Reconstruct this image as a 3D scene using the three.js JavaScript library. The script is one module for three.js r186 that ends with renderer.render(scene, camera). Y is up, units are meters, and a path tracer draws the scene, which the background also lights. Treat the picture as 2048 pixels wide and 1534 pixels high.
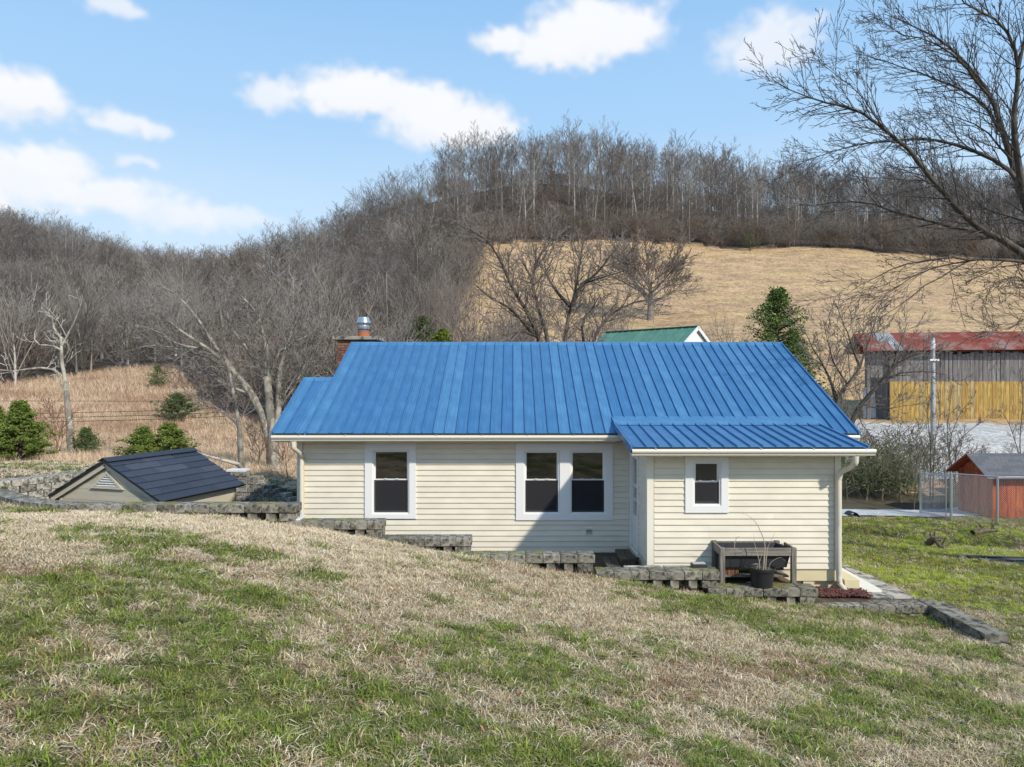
import * as THREE from 'three';
import { mergeGeometries } from 'three/addons/utils/BufferGeometryUtils.js';
import { RoundedBoxGeometry } from 'three/addons/geometries/RoundedBoxGeometry.js';

// ---------------------------------------------------------------- camera, sky, sun, exposure
const scene = new THREE.Scene();
const F = 1450;                                   // focal length in photo pixels
const camera = new THREE.PerspectiveCamera(2 * Math.atan(767 / F) * 180 / Math.PI, 2048 / 1534, 0.1, 3000);
camera.position.set(0, 0, 0); camera.lookAt(0, 0, -1);
const renderer = new THREE.WebGLRenderer({ antialias: true });
renderer.toneMapping = THREE.LinearToneMapping;
renderer.toneMappingExposure = 1.36;
renderer.shadowMap.enabled = true;
const SUN = new THREE.Vector3(0.9, 1.05, 1).normalize();
const sun = new THREE.DirectionalLight(new THREE.Color().setRGB(1, 0.92, 0.78), 3.1);
sun.target.position.set(0, 0, -20); sun.position.copy(SUN).multiplyScalar(120).add(sun.target.position);
sun.castShadow = true; sun.shadow.radius = 3.5; sun.shadow.mapSize.set(4096, 4096);
Object.assign(sun.shadow.camera, { left: -80, right: 80, top: 60, bottom: -60, near: 1, far: 400 });
scene.add(sun, sun.target);

// ---------------------------------------------------------------- random numbers and noise
function RNG(a) { return () => { a |= 0; a = a + 0x6D2B79F5 | 0; let t = Math.imul(a ^ a >>> 15, 1 | a); t = t + Math.imul(t ^ t >>> 7, 61 | t) ^ t; return ((t ^ t >>> 14) >>> 0) / 4294967296; }; }
function hash(i, j, s) { let h = Math.imul(i, 374761393) + Math.imul(j, 668265263) + Math.imul(s, 974711) | 0; h = Math.imul(h ^ h >>> 13, 1274126177); return ((h ^ h >>> 16) >>> 0) / 4294967296; }
function vnoise(x, y, s = 0, per = 0) {
  const i = Math.floor(x), j = Math.floor(y), u = x - i, v = y - j, a = u * u * (3 - 2 * u), b = v * v * (3 - 2 * v);
  const w = (k) => per ? ((k % per) + per) % per : k;
  const h = (p, q) => hash(w(p), w(q), s);
  return (h(i, j) * (1 - a) + h(i + 1, j) * a) * (1 - b) + (h(i, j + 1) * (1 - a) + h(i + 1, j + 1) * a) * b;
}
function fbm(x, y, o = 4, s = 0, per = 0) { let v = 0, a = 0.5, t = 0; for (let k = 0; k < o; k++) { v += a * vnoise(x, y, s + k * 17, per); t += a; a *= 0.5; x *= 2; y *= 2; per *= 2; } return v / t; }
const clamp = (x, a = 0, b = 1) => Math.min(b, Math.max(a, x));
const smooth = (a, b, x) => { const t = clamp((x - a) / (b - a)); return t * t * (3 - 2 * t); };
const lerp = (a, b, t) => a + (b - a) * t;
const at = (px, py, d) => new THREE.Vector3((px - 1024) * d / F, (767 - py) * d / F, -d);   // a point d metres ahead

// ---------------------------------------------------------------- the sky: clear winter blue with soft white clouds
{
  const W = 2048, H = 1024, data = new Float32Array(W * H * 4), D = Math.PI / 180;
  const stops = [[-90, .5, .54, .56], [0, .76, .85, .93], [6, .68, .81, .94], [12, .53, .72, .92], [20, .37, .60, .88], [30, .27, .505, .83], [50, .20, .42, .74], [90, .14, .34, .67]];
  // each cloud: lobes [azimuth, elevation, half width, half height] in degrees
  const lobes = [];
  const cloudAt = (px, py, rx, ry, k = 1) => { const az = Math.atan((px - 1024) / F), el = Math.atan((767 - py) / F * Math.cos(az)); lobes.push([az / D, el / D, rx / F / D * Math.cos(az) ** 2, ry / F / D, k]); };
  cloudAt(1010, 82, 72, 30); cloudAt(1150, 75, 120, 60); cloudAt(1255, 60, 95, 55); cloudAt(1195, 40, 80, 48); cloudAt(1110, 95, 100, 34);
  cloudAt(1530, 92, 110, 58, .8); cloudAt(1620, 40, 50, 16, .6);
  cloudAt(60, 195, 105, 46); cloudAt(-40, 180, 110, 52); cloudAt(250, 248, 80, 22, .85); cloudAt(310, 266, 36, 12, .7);
  cloudAt(50, 360, 140, 62, .9); cloudAt(210, 392, 130, 36, .9); cloudAt(285, 325, 46, 14, .6); cloudAt(-80, 390, 120, 60, .9); cloudAt(110, 328, 100, 36, .9);
  cloudAt(540, 192, 66, 36, .8); cloudAt(690, 190, 130, 46); cloudAt(745, 188, 100, 50); cloudAt(830, 205, 120, 48); cloudAt(900, 240, 130, 50); cloudAt(950, 252, 90, 50, .9); cloudAt(870, 265, 120, 38, .8);
  cloudAt(225, 8, 60, 18, .75); cloudAt(450, 440, 130, 26, .6); cloudAt(330, 430, 120, 40, .6);
  const r = RNG(5);
  for (let k = 0; k < 90; k++) {                 // the same kind of cloud all round
    const a = r() * 360 - 180, e = 5 + 55 * r() ** 1.6; if (Math.abs(a) < 42 && e < 32) continue;
    const n = 2 + Math.floor(r() * 4), w = 3 + 4 * r();
    for (let q = 0; q < n; q++) lobes.push([a + (r() - .5) * w * 2.2, e + (r() - .5) * 2, w * (.5 + .5 * r()), 1.3 + 1.2 * r(), .8 + .2 * r()]);
  }
  for (let j = 0; j < H; j++) {
    const el = ((j + .5) / H - .5) * 180;
    let s = 0; while (s < stops.length - 2 && el > stops[s + 1][0]) s++;
    const t = smooth(0, 1, (el - stops[s][0]) / (stops[s + 1][0] - stops[s][0])) * .4 + .6 * clamp((el - stops[s][0]) / (stops[s + 1][0] - stops[s][0]));
    const near = lobes.filter((l) => Math.abs(l[1] - el) < l[3] * 1.8 + 1);
    for (let i = 0; i < W; i++) {
      let az = ((i + .5) / W - .5) * 360 + 90; if (az > 180) az -= 360;      // 0 = straight ahead (-z), positive to the right
      let m = 0, hi = 0;
      if (near.length) {
        const nx = fbm(az * .55, el * .8, 5, 3) - .5, ny = fbm(az * .55 + 40, el * .8, 5, 8) - .5, fine = fbm(az * 1.6, el * 2.2, 4, 21);
        for (const l of near) {
          let da = az - l[0]; if (da > 180) da -= 360; if (da < -180) da += 360;
          const x = (da + nx * 2.2) / l[2], y = (el - l[1] + ny * 1.3) / l[3], q = Math.sqrt(x * x + y * y * (y < 0 ? 1.25 : .95));
          const v = l[4] * smooth(1.18, .45, q + (fine - .5) * .5);
          if (v > 0) { m = 1 - (1 - m) * (1 - v); hi = Math.max(hi, v * clamp(.6 + .5 * y)); }
        }
      }
      m *= .96;
      const o = (j * W + i) * 4, wash = .1 * smooth(.45, .75, fbm(az * .12, el * .3, 3, 50)) * smooth(25, 3, el) * (el > 0 ? 1 : 0);
      for (let c = 0; c < 3; c++) {
        let v = lerp(stops[s][c + 1], stops[s + 1][c + 1], t);
        v = lerp(v, .8, wash);
        data[o + c] = lerp(v, [.84, .85, .88][c] + .06 * hi, m);
      }
      data[o + 3] = 1;
    }
  }
  const sky = new THREE.DataTexture(data, W, H, THREE.RGBAFormat, THREE.FloatType);
  sky.mapping = THREE.EquirectangularReflectionMapping; sky.magFilter = sky.minFilter = THREE.LinearFilter; sky.needsUpdate = true;
  scene.background = sky; scene.environment = sky; scene.backgroundIntensity = .81; scene.environmentIntensity = .81;
}

// ---------------------------------------------------------------- textures and materials
function tex(size, fn, srgb = true) {            // fn(u, v) -> [r, g, b] 0..1; tileable noise comes from per
  const a = new Uint8Array(size * size * 4);
  for (let j = 0; j < size; j++) for (let i = 0; i < size; i++) { const c = fn(i / size, j / size), o = (j * size + i) * 4; for (let k = 0; k < 3; k++) a[o + k] = clamp(c[k]) * 255; a[o + 3] = 255; }
  const t = new THREE.DataTexture(a, size, size); t.wrapS = t.wrapT = THREE.RepeatWrapping; t.magFilter = THREE.LinearFilter; t.minFilter = THREE.LinearFilter;
  if (srgb) t.colorSpace = THREE.SRGBColorSpace; t.needsUpdate = true; return t;
}
const g3 = (v) => [v, v, v];
const T = {
  mottle: tex(512, (u, v) => g3(.62 + .38 * fbm(u * 8, v * 8, 6, 1, 8))),
  fine: tex(512, (u, v) => g3(.55 + .45 * fbm(u * 48, v * 48, 4, 2, 48))),
  faint: tex(512, (u, v) => g3(.90 + .10 * fbm(u * 6, v * 12, 6, 4, 6))),
  concrete: tex(512, (u, v) => { const a = fbm(u * 5, v * 5, 5, 6, 5), b = smooth(.40, .82, fbm(u * 11, v * 11, 6, 9, 11)), c = hash(u * 512 | 0, v * 512 | 0, 3); const l = .66 + .26 * a - .42 * b + .16 * (c - .5); return [l, l * .985, l * .94 + .01]; }),
  wood: tex(512, (u, v) => { const a = fbm(u * 40, v * 3, 5, 11, 40), b = smooth(.6, .85, fbm(u * 90, v * 4, 3, 12, 90)); const l = .55 + .45 * a - .28 * b; return g3(l); }),
  stria: tex(512, (u, v) => { const a = fbm(u * 64, v * 2, 3, 14, 64), b = fbm(u * 6, v * 6, 5, 15, 6); return [.70 + .16 * a + .26 * (b - .35), .74 + .16 * a + .18 * (b - .35), .76 + .14 * a + .12 * (b - .35)]; }),
  pasture: tex(1024, (u, v) => { const a = fbm(u * 9, v * 14, 6, 31, 9), b = fbm(u * 110, v * 110, 3, 33, 110), c = smooth(.35, .65, fbm(u * 6, v * 8, 4, 35, 6)), e = smooth(.56, .7, fbm(u * 160, v * 160, 2, 37, 160)), f = smooth(.52, .66, fbm(u * 26 + 3, v * 30, 4, 39, 26)); const l = .66 + .22 * a + .24 * (b - .5) - .17 * e - .07 * f; return [l * 1.06, l * lerp(.965, .985, c), l * lerp(.87, .84, c)]; }),
  litter: tex(512, (u, v) => { const a = fbm(u * 12, v * 12, 6, 41, 12), b = fbm(u * 4, v * 4, 3, 43, 4); const l = .5 + .45 * a; return [l * lerp(.95, 1.1, b), l * .95, l * .9]; }),
  gravel: tex(512, (u, v) => { const a = fbm(u * 60, v * 60, 3, 51, 60), b = fbm(u * 6, v * 6, 4, 53, 6); return g3(.58 + .42 * a + .2 * (b - .5)); }),
  bark: tex(512, (u, v) => { const a = fbm(u * 18, v * 6, 5, 61, 18), b = smooth(.5, .62, fbm(u * 7, v * 7, 5, 63, 7)); const l = .42 + .4 * a; return [lerp(l, .88, b * .55), lerp(l * .97, .88, b * .55), lerp(l * .92, .85, b * .55)]; }),
  rust: tex(512, (u, v) => { const a = smooth(.38, .62, fbm(u * 6, v * 5, 5, 71, 6)), b = fbm(u * 40, v * 10, 4, 73, 40); return [lerp(.76, .72, a) * (.8 + .25 * b), lerp(.62, .36, a) * (.8 + .25 * b), lerp(.58, .27, a) * (.8 + .25 * b)]; }),
  shingle: tex(256, (u, v) => g3(.6 + .4 * fbm(u * 60, v * 60, 3, 81, 60))),
};
function M(r, g, b, o = {}) { const m = new THREE.MeshStandardMaterial({ roughness: .85, side: THREE.DoubleSide, ...o }); m.color.setRGB(r, g, b); return m; }
const mat = {
  cream: M(.84, .775, .64, { roughness: .55, map: T.faint }), creamB: M(.815, .755, .63, { roughness: .55, map: T.faint }), creamC: M(.855, .795, .665, { roughness: .5, map: T.faint }),
  creamTrim: M(.80, .76, .66, { roughness: .45 }), gutter: M(.70, .655, .55, { roughness: .35 }), soffit: M(.74, .70, .60),
  white: M(.82, .82, .82, { roughness: .4 }), foundation: M(.74, .65, .42, { map: T.faint, roughness: .9 }),
  roofA: M(.095, .275, .545, { map: T.stria, roughness: .36, metalness: .2 }), roofB: M(.112, .305, .575, { map: T.stria, roughness: .45, metalness: .1 }), roofC: M(.078, .245, .515, { map: T.stria, roughness: .42, metalness: .1 }),
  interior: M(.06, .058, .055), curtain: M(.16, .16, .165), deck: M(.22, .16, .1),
  glass: new THREE.MeshPhysicalMaterial({ color: 0xffffff, transmission: 1, thickness: 0, roughness: .02, ior: 1.85, side: THREE.DoubleSide }),
  screen: M(.03, .03, .036, { transparent: true, opacity: .62, roughness: .9 }),
  concrete: M(.44, .42, .365, { map: T.concrete, roughness: .95 }), concreteB: M(.37, .355, .31, { map: T.concrete, roughness: .95 }), concreteC: M(.52, .495, .44, { map: T.concrete, roughness: .95 }),
  paleBlock: M(.74, .72, .66, { map: T.concrete, roughness: .95 }), slab: M(.78, .77, .74, { map: T.concrete, roughness: .9 }), slabWhite: M(.74, .74, .74, { map: T.faint, roughness: .9 }),
  oldWood: M(.30, .265, .225, { map: T.wood }), railWood: M(.36, .325, .285, { map: (() => { const t = T.wood.clone(); t.rotation = Math.PI / 2; t.needsUpdate = true; return t; })() }), oldWoodB: M(.36, .325, .285, { map: T.wood }), stepWood: M(.155, .115, .075, { map: T.wood }), stepWoodB: M(.20, .15, .10, { map: T.wood }),
  rawWood: M(.36, .17, .08, { map: T.wood }), liner: M(.03, .032, .037, { roughness: .5 }), pot: M(.022, .023, .025, { roughness: .42 }), potSoil: M(.14, .115, .085, { map: T.fine }),
  stem: M(.42, .34, .25), metal: M(.55, .57, .60, { roughness: .38, metalness: .75 }), ductMetal: M(.42, .47, .52, { roughness: .3, metalness: .7 }), clay: M(.42, .12, .05), black: M(.02, .02, .022, { roughness: .5 }),
  brickA: M(.34, .15, .09, { map: T.fine }), brickB: M(.42, .22, .13, { map: T.fine }), brickC: M(.27, .115, .075, { map: T.fine }), mortar: M(.42, .39, .35, { map: T.fine }),
  shingleA: M(.056, .064, .092, { map: T.shingle, roughness: .5 }), shingleB: M(.080, .09, .122, { map: T.shingle, roughness: .5 }), shingleC: M(.043, .050, .075, { map: T.shingle, roughness: .5 }),
  greyShingle: M(.16, .17, .19, { map: T.shingle }), greyShingleB: M(.20, .205, .225, { map: T.shingle }),
  beige: M(.62, .56, .44, { roughness: .6, map: T.faint }), beigeB: M(.58, .525, .415, { roughness: .6, map: T.faint }),
  red: M(.74, .17, .055, { map: T.wood }), redB: M(.80, .21, .07, { map: T.wood }), redC: M(.62, .13, .045, { map: T.wood }),
  greyBoard: M(.36, .335, .33, { map: T.wood }), greyBoardB: M(.28, .26, .26, { map: T.wood }), greyBoardC: M(.45, .425, .42, { map: T.wood }),
  yellow: M(.84, .56, .17, { map: T.wood }), yellowB: M(.78, .48, .13, { map: T.wood }), yellowC: M(.76, .58, .29, { map: T.wood }),
  rustA: M(.72, .68, .66, { map: T.rust, roughness: .7, metalness: .15 }), rustB: M(.70, .52, .44, { map: T.rust, roughness: .7, metalness: .1 }), rustC: M(.66, .64, .63, { map: T.mottle, roughness: .5, metalness: .3 }),
  greenRoof: M(.15, .33, .24, { map: T.stria, roughness: .5 }), greenRoofB: M(.17, .36, .265, { map: T.stria, roughness: .5 }), barnPost: M(.7, .7, .7, { map: T.fine }),
  bark: M(.50, .48, .45, { map: T.bark }), barkPale: M(.86, .83, .78, { map: T.bark }), barkDark: M(.20, .175, .155, { map: T.bark }), twig: M(.20, .165, .145), twigDark: M(.085, .070, .062), twigPale: M(.46, .43, .39),
  farBark: M(.36, .32, .29), farTwig: M(.30, .255, .225), brush: M(.20, .155, .12), brushRed: M(.26, .135, .085), brushGreen: M(.19, .19, .11),
  log: M(.34, .29, .235, { map: T.bark }), darkWood: M(.05, .045, .045, { map: T.wood }), mulch: M(.12, .045, .038), leaf: M(.27, .15, .08), moss: M(.22, .26, .04),
  wire: M(.05, .05, .05), chain: M(.42, .43, .45, { roughness: .4, metalness: .6 }),
};

// ---------------------------------------------------------------- object helpers
const used = {};
function numbered(n) { const k = used[n] = (used[n] ?? -1) + 1; return k ? n + '_' + String(k).padStart(3, '0') : n; }
function shade(m) { m.castShadow = m.receiveShadow = true; return m; }
function uvs(g, s = 1) {                          // uv in metres from position, by the way each face points
  g = g.index ? g.toNonIndexed() : g;
  if (!g.attributes.normal) g.computeVertexNormals();
  const p = g.attributes.position, uv = new Float32Array(p.count * 2), a = new THREE.Vector3(), b = new THREE.Vector3(), c = new THREE.Vector3();
  for (let i = 0; i < p.count; i += 3) {
    a.fromBufferAttribute(p, i); b.fromBufferAttribute(p, i + 1).sub(a); c.fromBufferAttribute(p, i + 2).sub(a); b.cross(c);
    const x = Math.abs(b.x), y = Math.abs(b.y), z = Math.abs(b.z);
    for (let k = 0; k < 3; k++) { const q = i + k; const [u, v] = y >= x && y >= z ? [p.getX(q), p.getZ(q)] : x >= z ? [p.getZ(q), p.getY(q)] : [p.getX(q), p.getY(q)]; uv[q * 2] = u * s; uv[q * 2 + 1] = v * s; }
  }
  g.setAttribute('uv', new THREE.BufferAttribute(uv, 2)); return g;
}
function merge(list) { return list.length === 1 ? list[0] : mergeGeometries(list.map((g) => { const q = g.index ? g.toNonIndexed() : g; for (const k of Object.keys(q.attributes)) if (!['position', 'normal', 'uv'].includes(k)) q.deleteAttribute(k); if (!q.attributes.uv) uvs(q); return q; })); }
const bx = (x0, x1, y0, y1, z0, z1) => new THREE.BoxGeometry(x1 - x0, y1 - y0, z1 - z0).translate((x0 + x1) / 2, (y0 + y1) / 2, (z0 + z1) / 2);
const rbx = (x0, x1, y0, y1, z0, z1, r = .008) => new RoundedBoxGeometry(x1 - x0, y1 - y0, z1 - z0, 1, r).translate((x0 + x1) / 2, (y0 + y1) / 2, (z0 + z1) / 2);
function prismX(prof, x0, x1) {                   // polygon of [y, z] pulled along x
  const s = new THREE.Shape(prof.map(([y, z]) => new THREE.Vector2(-z, y)));
  return new THREE.ExtrudeGeometry(s, { depth: x1 - x0, bevelEnabled: false }).rotateY(Math.PI / 2).translate(x0, 0, 0);
}
function part(name, geo, m, parent, us = 1, label) {
  const o = shade(new THREE.Mesh(us ? uvs(Array.isArray(geo) ? merge(geo) : geo, us) : (Array.isArray(geo) ? merge(geo) : geo), m)); o.name = name; if (label) o.userData.label = label; parent.add(o); return o;
}
function thing(name, label, category, group) { const g = new THREE.Group(); g.name = numbered(name); g.userData = { label, category }; if (group) g.userData.group = group; scene.add(g); return g; }
function base(g, x, y, z) { for (const c of g.children) c.position.sub(new THREE.Vector3(x, y, z)); g.position.set(x, y, z); return g; }
function single(name, geo, m, label, category, group, us = 1) { const o = shade(new THREE.Mesh(us ? uvs(Array.isArray(geo) ? merge(geo) : geo, us) : geo, m)); o.name = numbered(name); o.userData = { label, category }; if (group) o.userData.group = group; scene.add(o); return o; }
const V = (x, y, z) => new THREE.Vector3(x, y, z);
// tapered tube through points; appended to a buffer {p: [], n: [], i: []}
const buf = () => ({ p: [], i: [] });
function tube(b, pts, rad, sides) {
  const n = pts.length, d = V(), u = V(), w = V(), q = V();
  let first = b.p.length / 3; u.set(0, 0, 0);
  for (let k = 0; k < n; k++) {
    d.subVectors(pts[Math.min(n - 1, k + 1)], pts[Math.max(0, k - 1)]).normalize();
    if (!k) { u.set(Math.abs(d.y) > .9 ? 1 : 0, Math.abs(d.y) > .9 ? 0 : 1, 0); }
    w.crossVectors(d, u).normalize(); u.crossVectors(w, d).normalize();
    for (let s = 0; s < sides; s++) { const a = s / sides * Math.PI * 2; q.copy(pts[k]).addScaledVector(u, Math.cos(a) * rad[k]).addScaledVector(w, Math.sin(a) * rad[k]); b.p.push(q.x, q.y, q.z); }
  }
  for (let k = 0; k < n - 1; k++) for (let s = 0; s < sides; s++) { const a = first + k * sides + s, c = first + k * sides + (s + 1) % sides; b.i.push(a, c, a + sides, c, c + sides, a + sides); }
}
function fromBuf(b, uvScale = 0) {
  const g = new THREE.BufferGeometry(); g.setAttribute('position', new THREE.Float32BufferAttribute(b.p, 3)); g.setIndex(b.i); g.computeVertexNormals();
  if (uvScale) { const uv = []; for (let k = 0; k < b.p.length; k += 3) { const a = (b.p[k] + b.p[k + 2]) * uvScale; uv.push(a, b.p[k + 1] * uvScale * .5); } g.setAttribute('uv', new THREE.Float32BufferAttribute(uv, 2)); }
  return g;
}

// ---------------------------------------------------------------- the ground
// heights are relative to the camera; d = -z is the distance ahead
const curve = (tab, x) => { if (x <= tab[0][0]) return tab[0][1] + (x - tab[0][0]) * .0; for (let k = 1; k < tab.length; k++) if (x <= tab[k][0]) { const [a, p] = tab[k - 1], [b, q] = tab[k]; return lerp(p, q, (x - a) / (b - a)); } return tab[tab.length - 1][1]; };
const LAWN = [[-40, -1.7], [-14, -1.98], [-9.7, -2.12], [-7, -2.15], [-5, -2.2], [-3.9, -2.33], [-2.7, -2.50], [-1.5, -2.74], [-.2, -2.95], [.7, -3.11], [1.9, -3.31], [3.1, -3.51], [4.8, -3.72], [6.1, -3.89], [7, -3.97], [9, -4.08], [14, -4.35], [40, -5.2]];
const YARD = [[-9, -4.1], [-5, -4.0], [-4, -3.8], [1.3, -3.78], [1.7, -3.53], [4.9, -3.5], [5.3, -3.72], [7.2, -3.75]];
const CTRL = (() => {
  const P = [];
  const s = (px, py, d) => P.push([(px - 1024) * d / F, d, (767 - py) * d / F]);
  const w = (x, d, y) => P.push([x, d, y]);
  // right of the house, down to the drive
  w(7.5, 12, -3.86); w(9, 12, -4.0); w(14, 12, -4.3); w(8, 16, -4.3); w(12, 16, -4.4); w(10, 20, -4.72); w(15, 20, -4.85); w(14, 25, -5.12); w(19, 25, -5.2); w(16, 30, -5.38); w(22, 30, -5.4); w(25, 20, -4.9); w(30, 28, -5.2); w(22, 12, -4.6); w(40, 15, -4.8);
  w(18, 34, -5.35); w(26, 34, -5.3);
  s(1700, 925, 38); s(1900, 925, 38); s(2048, 925, 38); s(1700, 842, 52); s(1900, 842, 51); s(2048, 842, 50); s(1750, 832, 58); s(2048, 832, 56); s(2300, 838, 54); s(2300, 930, 38);
  // behind the house
  w(6, 12, -3.8); w(0, 12, -3.4); w(-4, 12, -2.6); w(0, 26, -4.2); w(6, 28, -4.8); w(0, 34, -4.6); w(-5, 28, -4.0); w(6, 40, -4.6); w(-4, 42, -4.0); w(8, 52, -2.6); w(-4, 55, -1.6); w(25, 62, -1.8); w(5, 64, -.2);
  // left lawn and meadow
  w(-9.5, 17, -2.15); w(-12, 14, -2.06); w(-14, 20, -2.3); w(-10, 20, -2.35); w(-22, 22, -2.4); w(-15, 25, -2.65); w(-7, 21.5, -3.0); w(-8, 27, -3.3); w(-30, 25, -2.3); w(-26, 30, -2.75);
  s(60, 892, 32); s(250, 890, 36); s(420, 895, 36); s(250, 800, 55); s(60, 820, 50); s(-200, 820, 50); s(-200, 760, 66); s(60, 768, 63); s(230, 742, 68); s(420, 800, 52); s(520, 850, 42); s(640, 790, 58);
  // wooded slope on the left
  s(600, 700, 78); s(760, 690, 80); s(860, 680, 85); s(120, 690, 95); s(400, 690, 95); s(0, 610, 150); s(250, 600, 150); s(450, 590, 150); s(700, 590, 140); s(-300, 620, 140);
  s(0, 496, 340); s(150, 514, 335); s(250, 552, 335); s(340, 592, 330); s(450, 592, 310); s(560, 562, 290); s(-300, 480, 340); s(-700, 470, 340); s(0, 560, 235); s(300, 604, 235); s(600, 584, 210); s(760, 535, 200);
  // the round hill
  s(650, 518, 262); s(720, 474, 250); s(800, 436, 248); s(880, 405, 246); s(960, 386, 246); s(1060, 370, 250); s(1150, 374, 252); s(1260, 394, 255); s(1380, 414, 258); s(1500, 440, 262); s(1650, 466, 270); s(1850, 474, 275); s(2048, 470, 280); s(2300, 445, 290); s(2800, 440, 300);
  // pasture
  s(905, 610, 108); s(935, 505, 172); s(1000, 492, 180); s(1100, 484, 186); s(1250, 482, 190); s(1400, 492, 190); s(1500, 499, 186); s(1620, 496, 182); s(1800, 508, 176); s(2048, 524, 170); s(2400, 530, 170);
  s(950, 640, 100); s(1100, 640, 102); s(1300, 640, 108); s(1500, 640, 102); s(1700, 630, 104); s(2048, 640, 98); s(2400, 650, 98);
  s(1000, 705, 76); s(1200, 700, 78); s(1400, 695, 80); s(1700, 700, 76); s(2048, 700, 74); s(2400, 710, 74);
  s(1250, 560, 145); s(1600, 565, 140); s(2048, 575, 135);
  // beyond the ridge
  for (const px of [-700, 0, 500, 1000, 1500, 2048, 2600]) { const d = 430; P.push([(px - 1024) * d / F, d, 40]); P.push([(px - 1024) * 620 / F, 620, 30]); }
  return P;
})();
const TPS = (() => {                               // thin-plate spline through the points
  const n = CTRL.length, S = 100, U = (r2) => r2 < 1e-12 ? 0 : r2 * Math.log(r2) * .5, A = [];
  for (let i = 0; i < n + 3; i++) A.push(new Float64Array(n + 4));
  for (let i = 0; i < n; i++) {
    const [x, d, y] = CTRL[i];
    for (let j = 0; j < n; j++) { const dx = (x - CTRL[j][0]) / S, dd = (d - CTRL[j][1]) / S; A[i][j] = U(dx * dx + dd * dd) + (i === j ? 2e-5 : 0); }
    A[i][n] = A[n][i] = 1; A[i][n + 1] = A[n + 1][i] = x / S; A[i][n + 2] = A[n + 2][i] = d / S; A[i][n + 3] = y;
  }
  const N = n + 3;
  for (let c = 0; c < N; c++) {
    let p = c; for (let r = c + 1; r < N; r++) if (Math.abs(A[r][c]) > Math.abs(A[p][c])) p = r;
    [A[c], A[p]] = [A[p], A[c]];
    for (let r = c + 1; r < N; r++) { const f = A[r][c] / A[c][c]; if (f) for (let k = c; k <= N; k++) A[r][k] -= f * A[c][k]; }
  }
  const w = new Float64Array(N);
  for (let r = N - 1; r >= 0; r--) { let v = A[r][N]; for (let k = r + 1; k < N; k++) v -= A[r][k] * w[k]; w[r] = v / A[r][r]; }
  return (x, d) => { x /= S; d /= S; let v = w[n] + w[n + 1] * x + w[n + 2] * d; for (let j = 0; j < n; j++) { const dx = x - CTRL[j][0] / S, dd = d - CTRL[j][1] / S; v += w[j] * U(dx * dx + dd * dd); } return v; };
})();
function inside(poly, x, d) { let r = false; for (let i = 0, j = poly.length - 1; i < poly.length; j = i++) { const [a, b] = poly[i], [c, e] = poly[j]; if ((b > d) !== (e > d) && x < (c - a) * (d - b) / (e - b) + a) r = !r; } return r; }
const YARDPOLY = [[-7.4, 12.42], [-9.75, 13.95], [-10.42, 15.1], [-9.15, 17.5], [-8.2, 20.75], [-5.4, 20.5], [-5.2, 24], [6.6, 24], [6.6, 16], [7.12, 12.5], [7.02, 12.36]];
function groundY(x, d) {
  const rough = (fbm(x * .8, d * .8, 3, 91) - .5) * .1 * smooth(60, 10, Math.abs(d));
  if (inside(YARDPOLY, x, d)) return curve(YARD, x) + rough * .2;
  const t = smooth(11.5, 14, d), front = t < 1 ? curve(LAWN, x) * .5 + curve(LAWN, x - .5) * .25 + curve(LAWN, x + .5) * .25 + (12 - d) * (d > 0 ? .075 : .09) + (d < 4 ? 0 : 0) : 0;
  const far = t > 0 ? TPS(x, Math.min(d, 700)) : 0;
  let y = front * (1 - t) + far * t + rough * (d < 12.3 ? smooth(12.2, 10, d) * .8 : 1);
  if (d > 60) y += (fbm(x * .05, d * .05, 4, 95) - .5) * 3 * smooth(60, 130, d) * (inside(PASTURE, x, d) ? .25 : 1);
  // drainage ditch on the right lawn
  if (x > 9 && d > 15 && d < 30) { const c = 23.8 - (x - 14) * .55 + Math.sin(x * .8) * .35, q = (d - c) / .9; y -= .5 * Math.exp(-q * q) * smooth(9.5, 11.5, x); }
  return y;
}
const PASTURE = [[-6, 70], [-8.6, 104], [-10.2, 135], [-10.5, 174], [-3, 182], [9.7, 187], [29.6, 191], [49, 191], [61, 187], [75, 184], [94, 177], [120, 171], [180, 170], [300, 165], [300, 62], [80, 61], [24, 64], [4, 66]];
const MEADOW = [[-90, 23], [-90, 62], [-58, 64], [-44, 63], [-38, 68], [-33, 71], [-27, 61], [-22, 51], [-15, 42], [-7, 36], [-5, 23]];
const BANK = [[15, 37.5], [22, 36.5], [60, 35], [60, 49], [30, 50.5], [20, 52], [13, 50], [12, 42]];
const DRIVE = [[-2, 29.9], [8, 29.9], [13.3, 30.1], [17, 30.9], [20.5, 32.0], [26, 33.6], [40, 36], [40, 33.4], [27, 30.9], [20.3, 30.0], [17, 29.0], [13, 28.4], [8, 28.2], [-2, 28.2]];
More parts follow.
